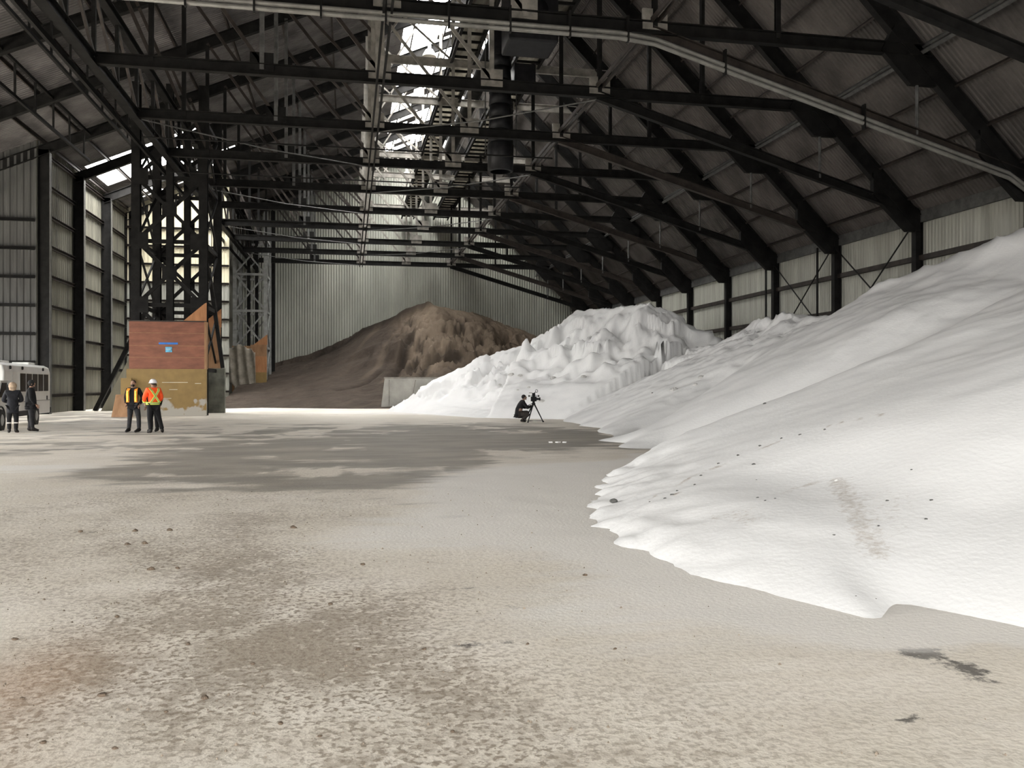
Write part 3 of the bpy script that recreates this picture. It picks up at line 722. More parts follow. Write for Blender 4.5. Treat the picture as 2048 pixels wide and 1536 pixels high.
    for k in range(9):
        z = 1.0 + k * 1.68
        o = MB().channel((XL + .13, 50.5, z), (XL + .13, YA - .2, z), .14, .18, .02).build('sheeting_girt', STEELB)
        tag(o, '%s girt up from the floor on the left wall beyond the bus' % ORD[k], 'girt', 'girts of the left wall')
    for k in range(7):
        z = 1.3 + k * 1.55; x0 = XLL + .1
        o = MB().channel((-24, 50.15, z), (XL - .1, 50.15, z), .14, .14, .02).build('sheeting_girt', STEEL)
        tag(o, '%s girt up from the floor on the dark wall behind the bus' % ORD[k], 'girt', 'girts behind the bus')
    for k in range(10):
        z = 1.1 + k * 1.39
        o = MB().channel((XL + .1, YA - .12, z), (XS, YA - .12, z), .14, .13, .02).build('sheeting_girt', STEELB)
        tag(o, '%s girt up from the floor on the bright cream wall' % ORD[k], 'girt', 'girts of the cream wall')
    # sway rods in the tie plane
    for i in range(0, 8):
        ya = Y0 + i * BAY; yb = ya + BAY
        a, b = ((-8.6, ya), (1.1, yb)) if i % 2 else ((9.7, ya), (1.1, yb))
        o = MB().tube([(a[0], a[1], TIE - .25), ((a[0] + b[0]) / 2, (a[1] + b[1]) / 2, TIE - .42), (b[0], b[1], TIE - .25)], .03, 6).build('sway_rod', STEELG)
        tag(o, 'thin sway rod crossing between the %s pair of full trusses' % ORD[i + 1], 'rod', 'sway rods between trusses')

def tower(loc, x0, x1, y0, y1, ztop, m, levels, label, heavy):
    r = thing('lattice_tower', label, 'tower', loc)
    lw = .42 if heavy else .3
    legs = [(x0, y0), (x1, y0), (x1, y1), (x0, y1)]
    for x, y in legs:
        MB().ibeam((x, y, 0), (x, y, ztop), lw, lw, .03, up=(0, 1, 0)).build('leg', m, r)
    if heavy:
        xm = (x0 + x1) / 2
        for y in (y0, y1): MB().ibeam((xm, y, 0), (xm, y, ztop), .34, .34, .03, up=(0, 1, 0)).build('middle_leg', m, r)
    else:
        for x in (x0 + .75, x0 + 1.45): MB().beam((x, y1, 0), (x, y1, ztop), .28, .2, (0, 1, 0)).build('inner_post', STEEL, r)
    for a in range(4):
        (xa, ya), (xb, yb) = legs[a], legs[(a + 1) % 4]
        for z in levels:
            MB().beam((xa, ya, z), (xb, yb, z), .12, .2).build('crosspiece', m, r)
        for za, zb in zip(levels[:-1], levels[1:]):
            zm = (za + zb) / 2; xm, ym = (xa + xb) / 2, (ya + yb) / 2
            if heavy and a % 2 == 0:
                for (px, py) in ((xa, ya), (xb, yb)):
                    for z in (za, zb):
                        MB().beam((px, py, z), (xm, ym, zm), .12, .18).build('diagonal_brace', m, r)
                f = -.2 if a == 0 else .2
                MB().box((xm - .36, ym + f - .02, zm - .36), (xm + .36, ym + f + .02, zm + .36)).build('gusset_plate', m, r)
                for (px, s) in ((xa, 1), (xb, 1)):
                    q = 1 if px < xm else -1
                    g0, g1 = sorted((px - q * .15, px + q * .62))
                    MB().box((g0, ym + f - .02, za - .42), (g1, ym + f + .02, za + .42)).build('gusset_plate', m, r)
            else:
                MB().beam((xa, ya, za), (xb, yb, zb), .09, .12).build('diagonal_brace', m, r)
                MB().beam((xa, ya, zb), (xb, yb, za), .09, .12).build('diagonal_brace', m, r)
    return r

def wood(name, c, c2, coordscale=(3, 3, .8)): return mat(name, c, .75, 0, .1, 1.2, coordscale, col2=c2)
RED = wood('red brown plywood', (.25, .105, .066), (.165, .07, .047), (1, 1, 3))
ORANGE = wood('orange plywood', (.42, .20, .09), (.28, .13, .06))
TAN = wood('tan plywood', (.33, .19, .10), (.22, .12, .06))
YEL = None
def yellow_mat():
    m = bpy.data.materials.new('worn yellow paint'); m.use_nodes = True
    nt = m.node_tree; N = nt.nodes; L = nt.links; b = N['Principled BSDF']; b.inputs['Roughness'].default_value = .7
    g = N.new('ShaderNodeNewGeometry'); s = N.new('ShaderNodeSeparateXYZ'); L.new(g.outputs['Position'], s.inputs[0])
    n = N.new('ShaderNodeTexNoise'); n.inputs['Scale'].default_value = 1.1; n.inputs['Detail'].default_value = 5; L.new(g.outputs['Position'], n.inputs['Vector'])
    mm = N.new('ShaderNodeMath'); mm.operation = 'MULTIPLY_ADD'; mm.inputs[1].default_value = .33; L.new(s.outputs['Z'], mm.inputs[0]); L.new(n.outputs[0], mm.inputs[2])
    r = N.new('ShaderNodeMapRange'); r.inputs['From Min'].default_value = .66; r.inputs['From Max'].default_value = .70; L.new(mm.outputs[0], r.inputs[0])
    r2 = N.new('ShaderNodeValToRGB'); r2.color_ramp.elements[0].color = (.165, .105, .033, 1); r2.color_ramp.elements[1].color = (.27, .175, .055, 1)
    n2 = N.new('ShaderNodeTexNoise'); n2.inputs['Scale'].default_value = 3; n2.inputs['Detail'].default_value = 6; L.new(g.outputs['Position'], n2.inputs['Vector']); L.new(n2.outputs[0], r2.inputs[0])
    mx = N.new('ShaderNodeMix'); mx.data_type = 'RGBA'; L.new(r.outputs[0], mx.inputs[0]); mx.inputs[6].default_value = (.34, .32, .28, 1); L.new(r2.outputs[0], mx.inputs[7])
    L.new(mx.outputs[2], b.inputs['Base Color'])
    return m
YEL = yellow_mat()

def towers():
    lv = [2.4, 5.75, 9.05, 12.35]
    tower((-9, 46.3, 0), -10.75, -7.45, 46.5, 51.3, 17.2, STEEL, lv + [15.6], 'massive dark lattice tower rising out of the plywood box', True)
    tower((-8.4, 77, 0), -9.75, -7.15, 77, 80.8, 16.8, TOWG, [1.6, 4.9, 8.1, 11.3, 14.5], 'slimmer grey lattice tower farther back beside the grit', False)
    o = MB().ibeam((-7.0, 82.6, 0), (-7.0, 82.6, 18), .35, .35, .03, up=(0, 1, 0)).build('steel_column', STEEL)
    tag(o, 'dark column just right of the grey lattice tower', 'column')
    # plywood box round the dark tower's base
    r = thing('tower_base_box', 'boxed tower base, red plywood over worn yellow paint, blue strip on it', 'box', (-9.2, 45.8, 0))
    MB().box((-11.05, 45.75, 0), (-7.2, 46.05, 2.42)).build('yellow_skirt', YEL, r)
    MB().box((-11.05, 46.05, 0), (-10.8, 50.0, 2.42)).build('side_skirt', YEL, r)
    MB().box((-10.95, 45.85, 2.42), (-7.3, 45.95, 4.86)).build('plywood_panel', RED, r)
    MB().box((-7.3, 45.78, 2.42), (-7.2, 46.3, 4.86)).build('corner_post', TAN, r)
    MB().prism([(-8.35, 45.84, 4.88), (-7.2, 45.84, 4.88), (-7.2, 45.84, 5.85), (-7.3, 45.84, 5.8)], (0, .06, 0)).build('triangular_offcut', ORANGE, r)
    for z in (3.0, 3.6, 4.25):
        MB().box((-10.95, 45.84, z), (-7.3, 45.85, z + .02)).build('panel_joint', TAN, r)
    MB().box((-10.98, 45.82, 4.84), (-7.2, 46.0, 4.9)).build('top_rail', STEELB, r)
    BLUE = mat('blue lettering strip', (.03, .16, .5), .5, 0, .1, 3); BLUE2 = mat('pale blue notice', (.12, .42, .62), .5, 0, .25, 6)
    MB().box((-9.52, 45.825, 3.68), (-8.6, 45.845, 3.78)).build('blue_strip', BLUE, r)
    s = MB().box((-9.2, 45.825, 3.28), (-8.88, 45.845, 3.55)).build('blue_notice', BLUE2, r)
    PALE = mat('pale paper', (.6, .66, .7), .6)
    MB().box((-9.17, 45.815, 3.42), (-8.93, 45.825, 3.45)).build('notice_line', PALE, r)
    SCR = mat('pale scrape', (.5, .45, .34), .7)
    for (xa, xb, z) in ((-9.35, -8.1, 1.72), (-7.75, -7.45, 1.66), (-9.4, -8.9, .9), (-9.0, -8.6, 1.35)):
        MB().box((xa, 45.742, z), (xb, 45.75, z + .03)).build('scrape_mark', SCR, r)
    # second box behind
    r = thing('tower_base_box', 'rear boxed tower base, orange plywood above dark stained concrete', 'box', (-8, 50.5, 0))
    MB().box((-10.9, 50.5, 0), (-6.95, 50.9, 2.55)).build('concrete_skirt', CONC, r)
    MB().box((-10.8, 50.6, 2.55), (-7.3, 50.75, 4.9)).build('plywood_panel', TAN, r)
    MB().prism([(-8.4, 50.6, 4.9), (-7.15, 50.6, 4.9), (-7.15, 50.6, 5.95)], (0, .08, 0)).build('triangular_offcut', ORANGE, r)
    MB().box((-7.3, 50.55, 2.55), (-7.2, 50.8, 5.0)).build('corner_post', TAN, r)
    o = MB().beam((-7.75, 50.15, 8.2), (-7.0, 50.15, 2.56), .2, .22, (0, 1, 0)).build('raking_strut', STEEL)
    tag(o, 'dark raking strut leaning just right of the boxed tower base', 'strut')
    # third box: torn sheet, orange and yellow boards
    r = thing('tower_base_box', 'far boxed tower base of orange and yellow boards half wrapped in torn sheeting', 'box', (-8.3, 76.4, 0))
    MB().box((-8.3, 76.3, 0), (-7.0, 76.5, 2.7)).build('yellow_board', YEL, r)
    MB().box((-8.3, 76.32, 2.7), (-7.0, 76.5, 4.1)).build('orange_board', ORANGE, r)
    MB().box((-8.35, 76.32, 4.1), (-7.0, 76.5, 5.1)).build('tan_board', TAN, r)
    MB().prism([(-8.1, 76.35, 5.1), (-6.95, 76.35, 5.1), (-6.95, 76.35, 6.0)], (0, .08, 0)).build('triangular_offcut', ORANGE, r)
    MB().box((-9.9, 76.45, 1.0), (-8.3, 76.6, 5.0)).build('back_board', TAN, r)
    SH = mat('dirty plastic sheeting', (.32, .29, .24), .5, 0, .1, 2, col2=(.18, .16, .13), bump=.05, bscale=3)
    xs = np.linspace(-10.6, -7.9, 34); zs = np.linspace(.6, 5.1, 40); X, Z = np.meshgrid(xs, zs)
    Yy = 76.1 - .35 * fbm(X * 1.6, Z * .5, 4, 3) - .12 * np.sin(X * 9 + Z)
    top = 5.2 - .9 * np.abs(X + 9.3) * .6 - .25 * fbm(X * 3, X * 0, 2, 4); bot = .7 + 1.0 * fbm(X * 2.2, X * 0 + 4, 3, 6) + .5 * (X < -9.6)
    o = grid_mesh('torn_sheet', X - (-8.3), Yy - 76.4, Z, SH, keep=(Z < top) & (Z > bot)); o.parent = r
    sm = o.modifiers.new('thickness', 'SOLIDIFY'); sm.thickness = .02
    # leaning partition and small boards to the left
    BE = mat('beige sheet partition', (.36, .34, .26), .6, 0, .1, 1, (3, 3, .4), col2=(.27, .255, .2))
    r = thing('leaning_partition', 'beige sheet partition with a dark raking edge, left of the boxed tower', 'partition', (-12.6, 55.5, 0))
    yy = 56
    m = MB(); m.prism([(-15.0, yy, 0), (-11.7, yy, 0), (-11.7, yy, 6.5), (-12.55, yy, 5.1), (-13.6, yy, 2.8)], (0, .06, 0)); m.build('sheet_panel', BE, r)
    MB().beam((-15.3, yy - .1, 0), (-12.3, yy - .1, 6.3), .25, .28, (0, 1, 0)).build('raking_edge', STEEL, r)
    for k in range(6): MB().box((-14.2 + k * .42, yy - .03, 0), (-14.17 + k * .42, yy, min(1.4 + k * .9, 5.0))).build('rib', BE, r)
    o = MB().beam((-10.9, 44.9, 0), (-11.25, 45.5, 1.35), .9, .05, (0, 1, 0)).build('leaning_board', TAN)
    o2 = MB().prism([(-11.6, 45.1, 0), (-10.6, 45.1, 0), (-10.6, 45.35, 1.12), (-11.45, 45.35, 1.12)], (0, .06, 0)).build('leaning_board', TAN)
    COL.objects.unlink(o); bpy.data.objects.remove(o)
    tag(o2, 'rusty brown board leaning at the left foot of the yellow box', 'board')
    o = MB().box((-11.25, 45.45, .5), (-10.75, 45.6, 1.95)).build('yellow_board', YEL)
    tag(o, 'small yellow board behind the man in the open vest', 'board')
    r = thing('indicator_post', 'thin post with a glowing red indicator lamp by the beige partition', 'indicator', (-12.0, 52, 0))
    MB().beam((-12.05, 52, 0), (-12.05, 52, 1.7), .07, .07, (0, 1, 0)).build('post', STEELG, r)
    MB().box((-12.13, 51.95, 1.55), (-11.97, 52.05, 1.85)).build('lamp_housing', STEEL, r)
    MB().ell((-12.05, 51.93, 1.76), (.06, .05, .07)).build('lamp', mat('red lamp', (.8, .1, .05), .4, emit=((1, .25, .15), 5)), r, smooth=True)

def gallery():
    GR = mat('streaky translucent walkway panel', (.42, .40, .35), .5, 0, .1, 1.2, (2.5, .5, 1), col2=(.16, .15, .13), transl=.45)
    for (xa, xb, lab) in ((8.55, 9.95, 'right-hand overhead walkway with pale panels between rungs, running to the far gable'),
                          (5.3, 6.5, 'left-hand overhead walkway running under the open ridge to the far gable')):
        r = thing('overhead_walkway', lab, 'walkway', (xa, 33, 18.6), 0, 'overhead walkways')
        for x in (xa, xb):
            MB().ibeam((x, 33, 18.75), (x, 86.5, 18.75), .14, .5, .03).build('side_rail_beam', STEEL, r)
            MB().tube([(x, 33, 20.1), (x, 86.5, 20.1)], .04, 6).build('handrail', STEELG, r)
        MB().box((xa, 33, 18.93), (xb, 86.5, 18.95)).build('floor_panel', GR, r)
        for k in range(53):
            y = 33.5 + k
            MB().beam((xa, y, 18.6), (xb, y, 18.6), .1, .12).build('rung', STEEL, r)
    # duct between the walkways
    o = MB().tube([(7.6, 38, 19.6), (7.6, 86.5, 19.6)], .45, 14).build('conveyor_tube', STEEL, smooth=True)
    tag(o, 'long dark conveyor tube between the two overhead walkways', 'conveyor')
    # telescopic chute
    r = thing('loading_chute', 'black telescopic loading chute hanging in stacked rings from the ridge conveyor', 'chute', (7.35, 41, 12.1))
    BK = mat('black chute steel', (.016, .016, .018), .45, .2, .2, 4)
    z = 12.1
    MB().lathe((7.35, 41, z), [(.5, 0), (.63, .03), (.66, 1.3), (.6, 1.42), (.5, 1.42)], 24).build('bottom_bucket', BK, r, smooth=True)
    zz = 13.5
    for k in range(7):
        rr = .62 - .012 * k if k < 5 else .55
        MB().lathe((7.35, 41, zz), [(rr - .1, 0), (rr, .0), (rr - .06, .62), (rr - .12, .66)], 24).build('chute_ring', BK, r, smooth=True); zz += .62
    MB().box((6.85, 40.5, zz - .1), (7.95, 41.5, 19.3)).build('chute_hopper', BK, r)
    MB().tube([(8.15, 41, 12.9), (8.15, 41, 19.0)], .03, 6).build('hoist_cable', STEELG, r)
    MB().tube([(6.6, 41, 12.9), (6.6, 41, 19.0)], .03, 6).build('hoist_cable', STEELG, r)
    MB().box((7.95, 40.4, 16.3), (9.0, 41.6, 17.3)).build('winch_box', BK, r)
    r = thing('conveyor_drive', 'black conveyor drive housing at the top centre above the nearest full truss', 'conveyor drive', (7.0, 33, 15))
    MB().box((6.2, 32.6, 15.2), (8.2, 34.4, 17.6)).build('housing', BK, r, bevel=.08)
    MB().lathe((7.2, 32.55, 16.3), [(0, 0), (.5, 0), (.5, -.3), (0, -.3)], 20, (0, 1, 0)).build('drum', BK, r, smooth=True)
    MB().box((6.9, 33, 17.6), (7.6, 34, 19.5)).build('support', BK, r)
    # bell lamps
    LM = mat('white enamel', (.6, .58, .52), .4, 0, .1, 3)
    for (x, y, z, lab) in ((4.7, 50, 21.0, 'white bell lamp hanging under the open ridge, the nearer one'), (5.4, 80, 21.2, 'white bell lamp hanging before the far gable, the farther one')):
        r = thing('bell_lamp', lab, 'lamp', (x, y, z), 0, 'bell lamps')
        MB().lathe((x, y, z), [(.42, 0), (.40, .12), (.22, .42), (.1, .5), (.1, .7), (0, .7)], 18).build('lamp_shade', LM, r, smooth=True)
        MB().tube([(x, y, z + .7), (x, y, z + 2.6)], .02, 6).build('cord', STEEL, r)
    # far barrier
    r = thing('concrete_barrier', 'pale grey concrete barrier between the grit and the salt', 'barrier', (5, 59, 0))
    BA = mat('pale concrete', (.40, .39, .36), .7, 0, .1, .9, col2=(.27, .265, .245))
    MB().prism([(2.2, 58.6, 0), (2.45, 58.6, 2.06), (8.6, 58.6, 2.06), (8.6, 58.6, 0)], (0, .35, 0)).build('slab', BA, r)
    MB().box((2.4, 58.55, 2.04), (8.6, 58.98, 2.14)).build('coping', STEELP, r)
    for k, x in enumerate((2.75, 4.2, 6.2)):
        MB().beam((x, 58.57, 0.1), (x + .35 * (k % 2), 58.57, 1.95), .06, .05, (0, 1, 0)).build('rib', STEELP, r)

# ------------------------------------------------------------ bus
def bus():
    x, y = -12.6, 39.45; ang = math.atan2(.7, 7.45)       # runs towards the camera, front out of frame
    r = thing('minibus', 'white minibus parked at the left edge beside two dark-clad people', 'bus', (x, y, 0), ang)
    # local: +x is the side seen by the camera, -y is the front, length 8.2
    W = mat('white bus paint', (.62, .62, .60), .35, 0, .06, 1, spec=.5); G = mat('dark bus glass', (.022, .024, .03), .3, 0, .3, 1.2, spec=.02)
    BL = mat('black rubber', (.015, .015, .015), .7); CH = mat('grey trim', (.30, .30, .29), .4)
    Wd = 2.15
    def body(y0, y1, z0, z1, cx=.14):
        prof = [(0, z0), (0, z1 - .32), (-.05, z1 - .1), (-cx - .1, z1), (-Wd + cx + .1, z1), (-Wd + .05, z1 - .1), (-Wd, z1 - .32), (-Wd, z0)]
        return MB().prism([(a, y0, b) for a, b in prof], (0, y1 - y0, 0))
    body(-5.7, 0, .42, 2.42).build('passenger_body', W, r, True, bevel=.04)
    body(-6.7, -5.7, 1.75, 2.42).build('cab_over', W, r, True, bevel=.04)
    m = MB(); m.prism([(-.12, -8.1, .45), (-.12, -8.0, 1.05), (-.12, -7.0, 1.15), (-.12, -6.6, 1.78), (-.12, -5.7, 1.78), (-.12, -5.7, .45)], (-Wd + .24, 0, 0)); m.build('cab', W, r, True, bevel=.05)
    MB().prism([(-.10, -6.85, 1.16), (-.10, -6.5, 1.68), (-.10, -5.95, 1.68), (-.10, -5.95, 1.16)], (-.03, 0, 0)).build('cab_window', G, r, True)
    fr = MB().box((-.02, -4.75, 1.30), (.012, -.25, 2.08)).build('window_frame', W, r, True)
    n = 5; wy = -4.68
    for k in range(n):
        MB().box((.0, wy + k * .885, 1.35), (.024, wy + k * .885 + .74, 2.04)).build('window_pane', G, fr, True)
    for yy in (-6.0, -4.4, -1.3):
        MB().lathe((.0, yy, 2.24), [(0, .06), (.06, .05), (.07, 0)], 12, (1, 0, 0)).build('marker_lamp', BL, r, True)
    HW = mat('bright white plastic', (.8, .8, .78), .5)
    MB().box((-.9, -2.2, 2.42), (-.3, -1.2, 2.52)).build('roof_hatch', HW, r, True, bevel=.02)
    MB().box((-1.0, -6.3, 2.42), (-.3, -4.9, 2.5)).build('roof_hatch', HW, r, True, bevel=.02)
    for (yy) in (-2.35, -7.0):
        w_ = MB().lathe((-.02, yy, .37), [(.0, .03), (.2, .03), (.22, .06), (.36, .05), (.38, 0), (.38, -.2), (0, -.2)], 24, (1, 0, 0)).build('wheel', BL, r, True)
        MB().lathe((.02, yy, .37), [(0, .05), (.08, .05), (.2, .01), (.21, -.02)], 18, (1, 0, 0)).build('hubcap', CH, w_, True)
        MB().lathe((-.03, yy, .38), [(.44, .0), (.47, .045), (.5, .0)], 24, (1, 0, 0)).build('wheel_arch', BL, r, True)
    m = MB(); m.box((-Wd - .02, .0, .40), (.02, .12, .66)); m.build('rear_bumper', BL, r, True, bevel=.03)
    m = MB(); m.box((.0, -.62, .98), (.02, -.5, 1.15)); m.build('fuel_flap', BL, r, True)
    m = MB(); m.box((.05, -6.62, 1.18), (.2, -6.5, 1.62)); m.build('side_mirror', BL, r, True, bevel=.03)
    MB().tube([(-.1, -6.4, 1.3), (.12, -6.52, 1.35)], .02, 6).build('mirror_arm', BL, r, True)
    MB().box((-.01, -5.6, .95), (.012, -.1, .99)).build('side_moulding', CH, r, True)
    MB().box((-.01, -5.4, .42), (.01, -3.2, .62)).build('dark_sill', BL, r, True)

# ------------------------------------------------------------ people
def skin(verts, edges, radii, level=2, root=0):
    me = bpy.data.meshes.new('tmp'); me.from_pydata([tuple(v) for v in verts], edges, []); me.update()
    o = bpy.data.objects.new('tmp', me); COL.objects.link(o)
    o.modifiers.new('skin', 'SKIN').use_smooth_shade = True
    sv = me.skin_vertices[0].data
    for i, r in enumerate(radii):
        sv[i].radius = r if isinstance(r, tuple) else (r, r); sv[i].use_root = (i == root)
    s = o.modifiers.new('sub', 'SUBSURF'); s.levels = level; s.render_levels = level
    dg = bpy.context.evaluated_depsgraph_get(); ev = o.evaluated_get(dg)
    out = bpy.data.meshes.new_from_object(ev)
    V = [v.co.copy() for v in out.vertices]; Fc = [tuple(p.vertices) for p in out.polygons]
    bpy.data.objects.remove(o); bpy.data.meshes.remove(me); bpy.data.meshes.remove(out)
    return V, Fc
def chain(segs):
    """segs: list of (name, pos, radius, parent name)"""
    ids = {n: i for i, (n, *_) in enumerate(segs)}
    return [Vector(s[1]) for s in segs], [(ids[s[3]], i) for i, s in enumerate(segs) if s[3]], [s[2] for s in segs]

def figure(name, label, loc, rz, J, skincol, garments, hair=None, scale=1.0, grp='people in the hall'):
    r = thing(name, label, 'person', loc, rz, grp); r.scale = (scale,) * 3
    SK = mat('skin ' + name + str(loc[0]), skincol, .6, 0, .05, 5)
    P = {k: Vector(v) for k, v in J.items()}
    def lerp(a, b, t): return P[a].lerp(P[b], t)
    def seg(prefix=''):
        s = [('pel', P['pelvis'], .125, None), ('sp', P['spine'], .12, 'pel'), ('ch', P['chest'], (.145), 'sp'), ('nk', P['neck'], .055, 'ch'), ('hd', P['head'] - (P['head'] - P['neck']) * .35, .06, 'nk')]
        for q in 'LR':
            s += [('sh' + q, P['sh' + q], .062, 'ch'), ('ua' + q, lerp('sh' + q, 'el' + q, .5), .052, 'sh' + q), ('el' + q, P['el' + q], .042, 'ua' + q),
                  ('fa' + q, lerp('el' + q, 'wr' + q, .4), .04, 'el' + q), ('wr' + q, P['wr' + q], .028, 'fa' + q),
                  ('hp' + q, P['hip' + q], .09, 'pel'), ('th' + q, lerp('hip' + q, 'kn' + q, .5), .078, 'hp' + q), ('kn' + q, P['kn' + q], .056, 'th' + q),
                  ('cf' + q, lerp('kn' + q, 'an' + q, .35), .055, 'kn' + q), ('an' + q, P['an' + q], .036, 'cf' + q), ('to' + q, P['to' + q], .034, 'an' + q)]
        return s
    V, E, R = chain(seg())
    v, f = skin(V, E, R)
    m = MB(); m.add(v, f)
    # head with face
    H = P['head']; fwd = Vector((P['face'].x, P['face'].y, 0)).normalized() if 'face' in P else Vector((0, 1, 0))
    side = Vector((fwd.y, -fwd.x, 0))
    def hd(px, py, pz): return H + side * px + fwd * py + Vector((0, 0, pz))
    def headshape(p): return 1 - .16 * max(0, -p.z) * (1 if p.z < 0 else 0)
    mm = MB(); mm.ell((0, 0, 0), (.074, .095, .115), 18, 12, headshape)
    m.add([hd(a.x, a.y, a.z) for a in map(Vector, mm.v)], mm.f)
    for c, rr in (((0, .098, -.01), (.013, .02, .026)), ((-.075, 0, -.005), (.012, .022, .032)), ((.075, 0, -.005), (.012, .022, .032)), ((0, .078, -.075), (.03, .025, .022)), ((0, .086, .025), (.05, .014, .01))):
        mm = MB(); mm.ell(c, rr, 10, 6); m.add([hd(*a) for a in mm.v], mm.f)
    # hands
    for q in 'LR':
        w0 = P['wr' + q]; d = (w0 - P['el' + q]).normalized(); sg = 1 if q == 'L' else -1
        inw = Vector((-sg, 0, 0)); inw = (inw - d * inw.dot(d)).normalized(); wid = d.cross(inw).normalized()
        if wid.y < 0: wid = -wid
        pv, pf = skin([w0, w0 + d * .05, w0 + d * .09], [(0, 1), (1, 2)], [.026, (.036), (.036)], 1); m.add(pv, pf)
        for k, (off, ln) in enumerate(((-.03, .06), (-.01, .075), (.01, .08), (.03, .07))):
            b0 = w0 + d * .085 + wid * off; b1 = b0 + d * ln * .5 + inw * .012; b2 = b1 + d * ln * .32 + inw * .028
            pv, pf = skin([b0, b1, b2], [(0, 1), (1, 2)], [.0095, .009, .008], 1); m.add(pv, pf)
        b0 = w0 + d * .04 + wid * .03; pv, pf = skin([b0, b0 + d * .03 + wid * .028 + inw * .01, b0 + d * .06 + wid * .03 + inw * .025], [(0, 1), (1, 2)], [.012, .011, .009], 1); m.add(pv, pf)
    body = m.build('body', SK, r, True, smooth=True)
    BKc = mat('dark eyes and beard', (.03, .022, .018), .7)
    m = MB()
    for sx in (-.03, .03):
        mm = MB(); mm.ell((sx, .086, .012), (.012, .008, .007), 8, 5); m.add([hd(*a) for a in mm.v], mm.f)
    m.build('eyes', BKc, r, True, smooth=True)
    mm = MB(); mm.ell((0, .096, -.052), (.022, .006, .005), 8, 5)
    m = MB(); m.add([hd(*a) for a in mm.v], mm.f); m.build('mouth', mat('lips', (.25, .1, .08), .6), r, True, smooth=True)
    if hair:
        m = MB(); mm = MB()
        z0 = hair.get('z0', .0)
        mm.ell((0, -.022, .03) if 'r' not in hair else (0, -.012, .022), hair.get('r', (.081, .096, .098)), 18, 12)
        m.add([hd(*a) for a in mm.v], mm.f)
        if hair.get('long'):
            mm = MB(); mm.ell((0, -.05, -.07), (.105, .075, .13), 16, 10); m.add([hd(*a) for a in mm.v], mm.f)
        m.build('hair', mat('hair %s' % (hair['col'],), hair['col'], .8, 0, .2, 14), r, True, smooth=True)
    def garment(nm, parts, extra, material, level=2):
        s = []
        base = {a[0]: a for a in seg()}
        for (n, rad, par) in parts:
            if n in base: pos = base[n][1]
            else: pos = Vector(extra[n])
            s.append((n, pos, rad, par))
        V, E, R = chain(s); v, f = skin(V, E, R, level)
        m = MB(); m.add(v, f); return m.build(nm, material, r, True, smooth=True)
    for g in garments:
        if g['t'] == 'jacket':
            b = g.get('bulk', 1.0); ex = {}; g.setdefault('drop', .05)
            hem = P['pelvis'] + (P['pelvis'] - P['spine']).normalized() * g.get('drop', .0)
            ex['hem'] = hem
            parts = [('pel', .165 * b, None), ('sp', .152 * b, 'pel'), ('ch', .172 * b, 'sp'), ('nk', .085, 'ch')]
            if g.get('drop'): parts.append(('hem', (.19 if g['drop'] > .1 else .17) * b, 'pel'))
            for q in 'LR':
                ex['cu' + q] = lerp('el' + q, 'wr' + q, .95)
                parts += [('sh' + q, .09 * b, 'ch'), ('ua' + q, .075 * b, 'sh' + q), ('el' + q, .066 * b, 'ua' + q), ('fa' + q, .06 * b, 'el' + q), ('cu' + q, .05 * b, 'fa' + q)]
            garment(g.get('name', 'jacket'), parts, ex, g['m'])
        if g['t'] == 'trousers':
            parts = [('pel', .155, None)]; ex = {}
            for q in 'LR':
                ex['cf2' + q] = lerp('kn' + q, 'an' + q, .5); ex['hm' + q] = lerp('kn' + q, 'an' + q, .93)
                parts += [('hp' + q, .118, 'pel'), ('th' + q, .10, 'hp' + q), ('kn' + q, .078, 'th' + q), ('cf2' + q, .072, 'kn' + q), ('hm' + q, g.get('hem', .066), 'cf2' + q)]
            garment('trousers', parts, ex, g['m'])
        if g['t'] == 'boots':
            for q in 'LR':
                a = P['an' + q]; t = P['to' + q]; up = (P['kn' + q] - a).normalized()
                heel = a + (a - t).normalized() * .05; heel.z = min(a.z, t.z) + .0
                hh = g.get('h', .14)
                pv, pf = skin([heel, a + Vector((0, 0, .0)), a + up * hh, (a + t) / 2, t, t + (t - a).normalized() * .02], [(0, 1), (1, 2), (1, 3), (3, 4), (4, 5)], [.046, .052, .056, .05, .042, .034], 1)
                m = MB(); m.add([(x, y, max(z, .002)) for x, y, z in pv], pf); m.build('boot', g['m'], r, True, smooth=True)
    return r, P, hd

def stand(h=1.75, **k):
    s = h / 1.75
    J = dict(pelvis=(0, 0, .96), spine=(0, -.005, 1.16), chest=(0, 0, 1.34), neck=(0, .005, 1.50), head=(0, .02, 1.635),
             shL=(-.185, 0, 1.425), shR=(.185, 0, 1.425), elL=(-.26, -.03, 1.15), elR=(.26, -.03, 1.15), wrL=(-.26, .06, .91), wrR=(.26, .06, .91),
             hipL=(-.095, 0, .90), hipR=(.095, 0, .90), knL=(-.11, .02, .50), knR=(.11, .02, .50), anL=(-.12, -.02, .09), anR=(.12, -.02, .09), toL=(-.14, .14, .045), toR=(.14, .14, .045))
    J.update(k)
    return {a: tuple(c * s for c in v) for a, v in J.items()}

def strap(parent, name, m, pts, w_, P=None):
    mb = MB(); mb.tube(pts, w_, 6); return mb.build(name, m, parent, True, smooth=True)

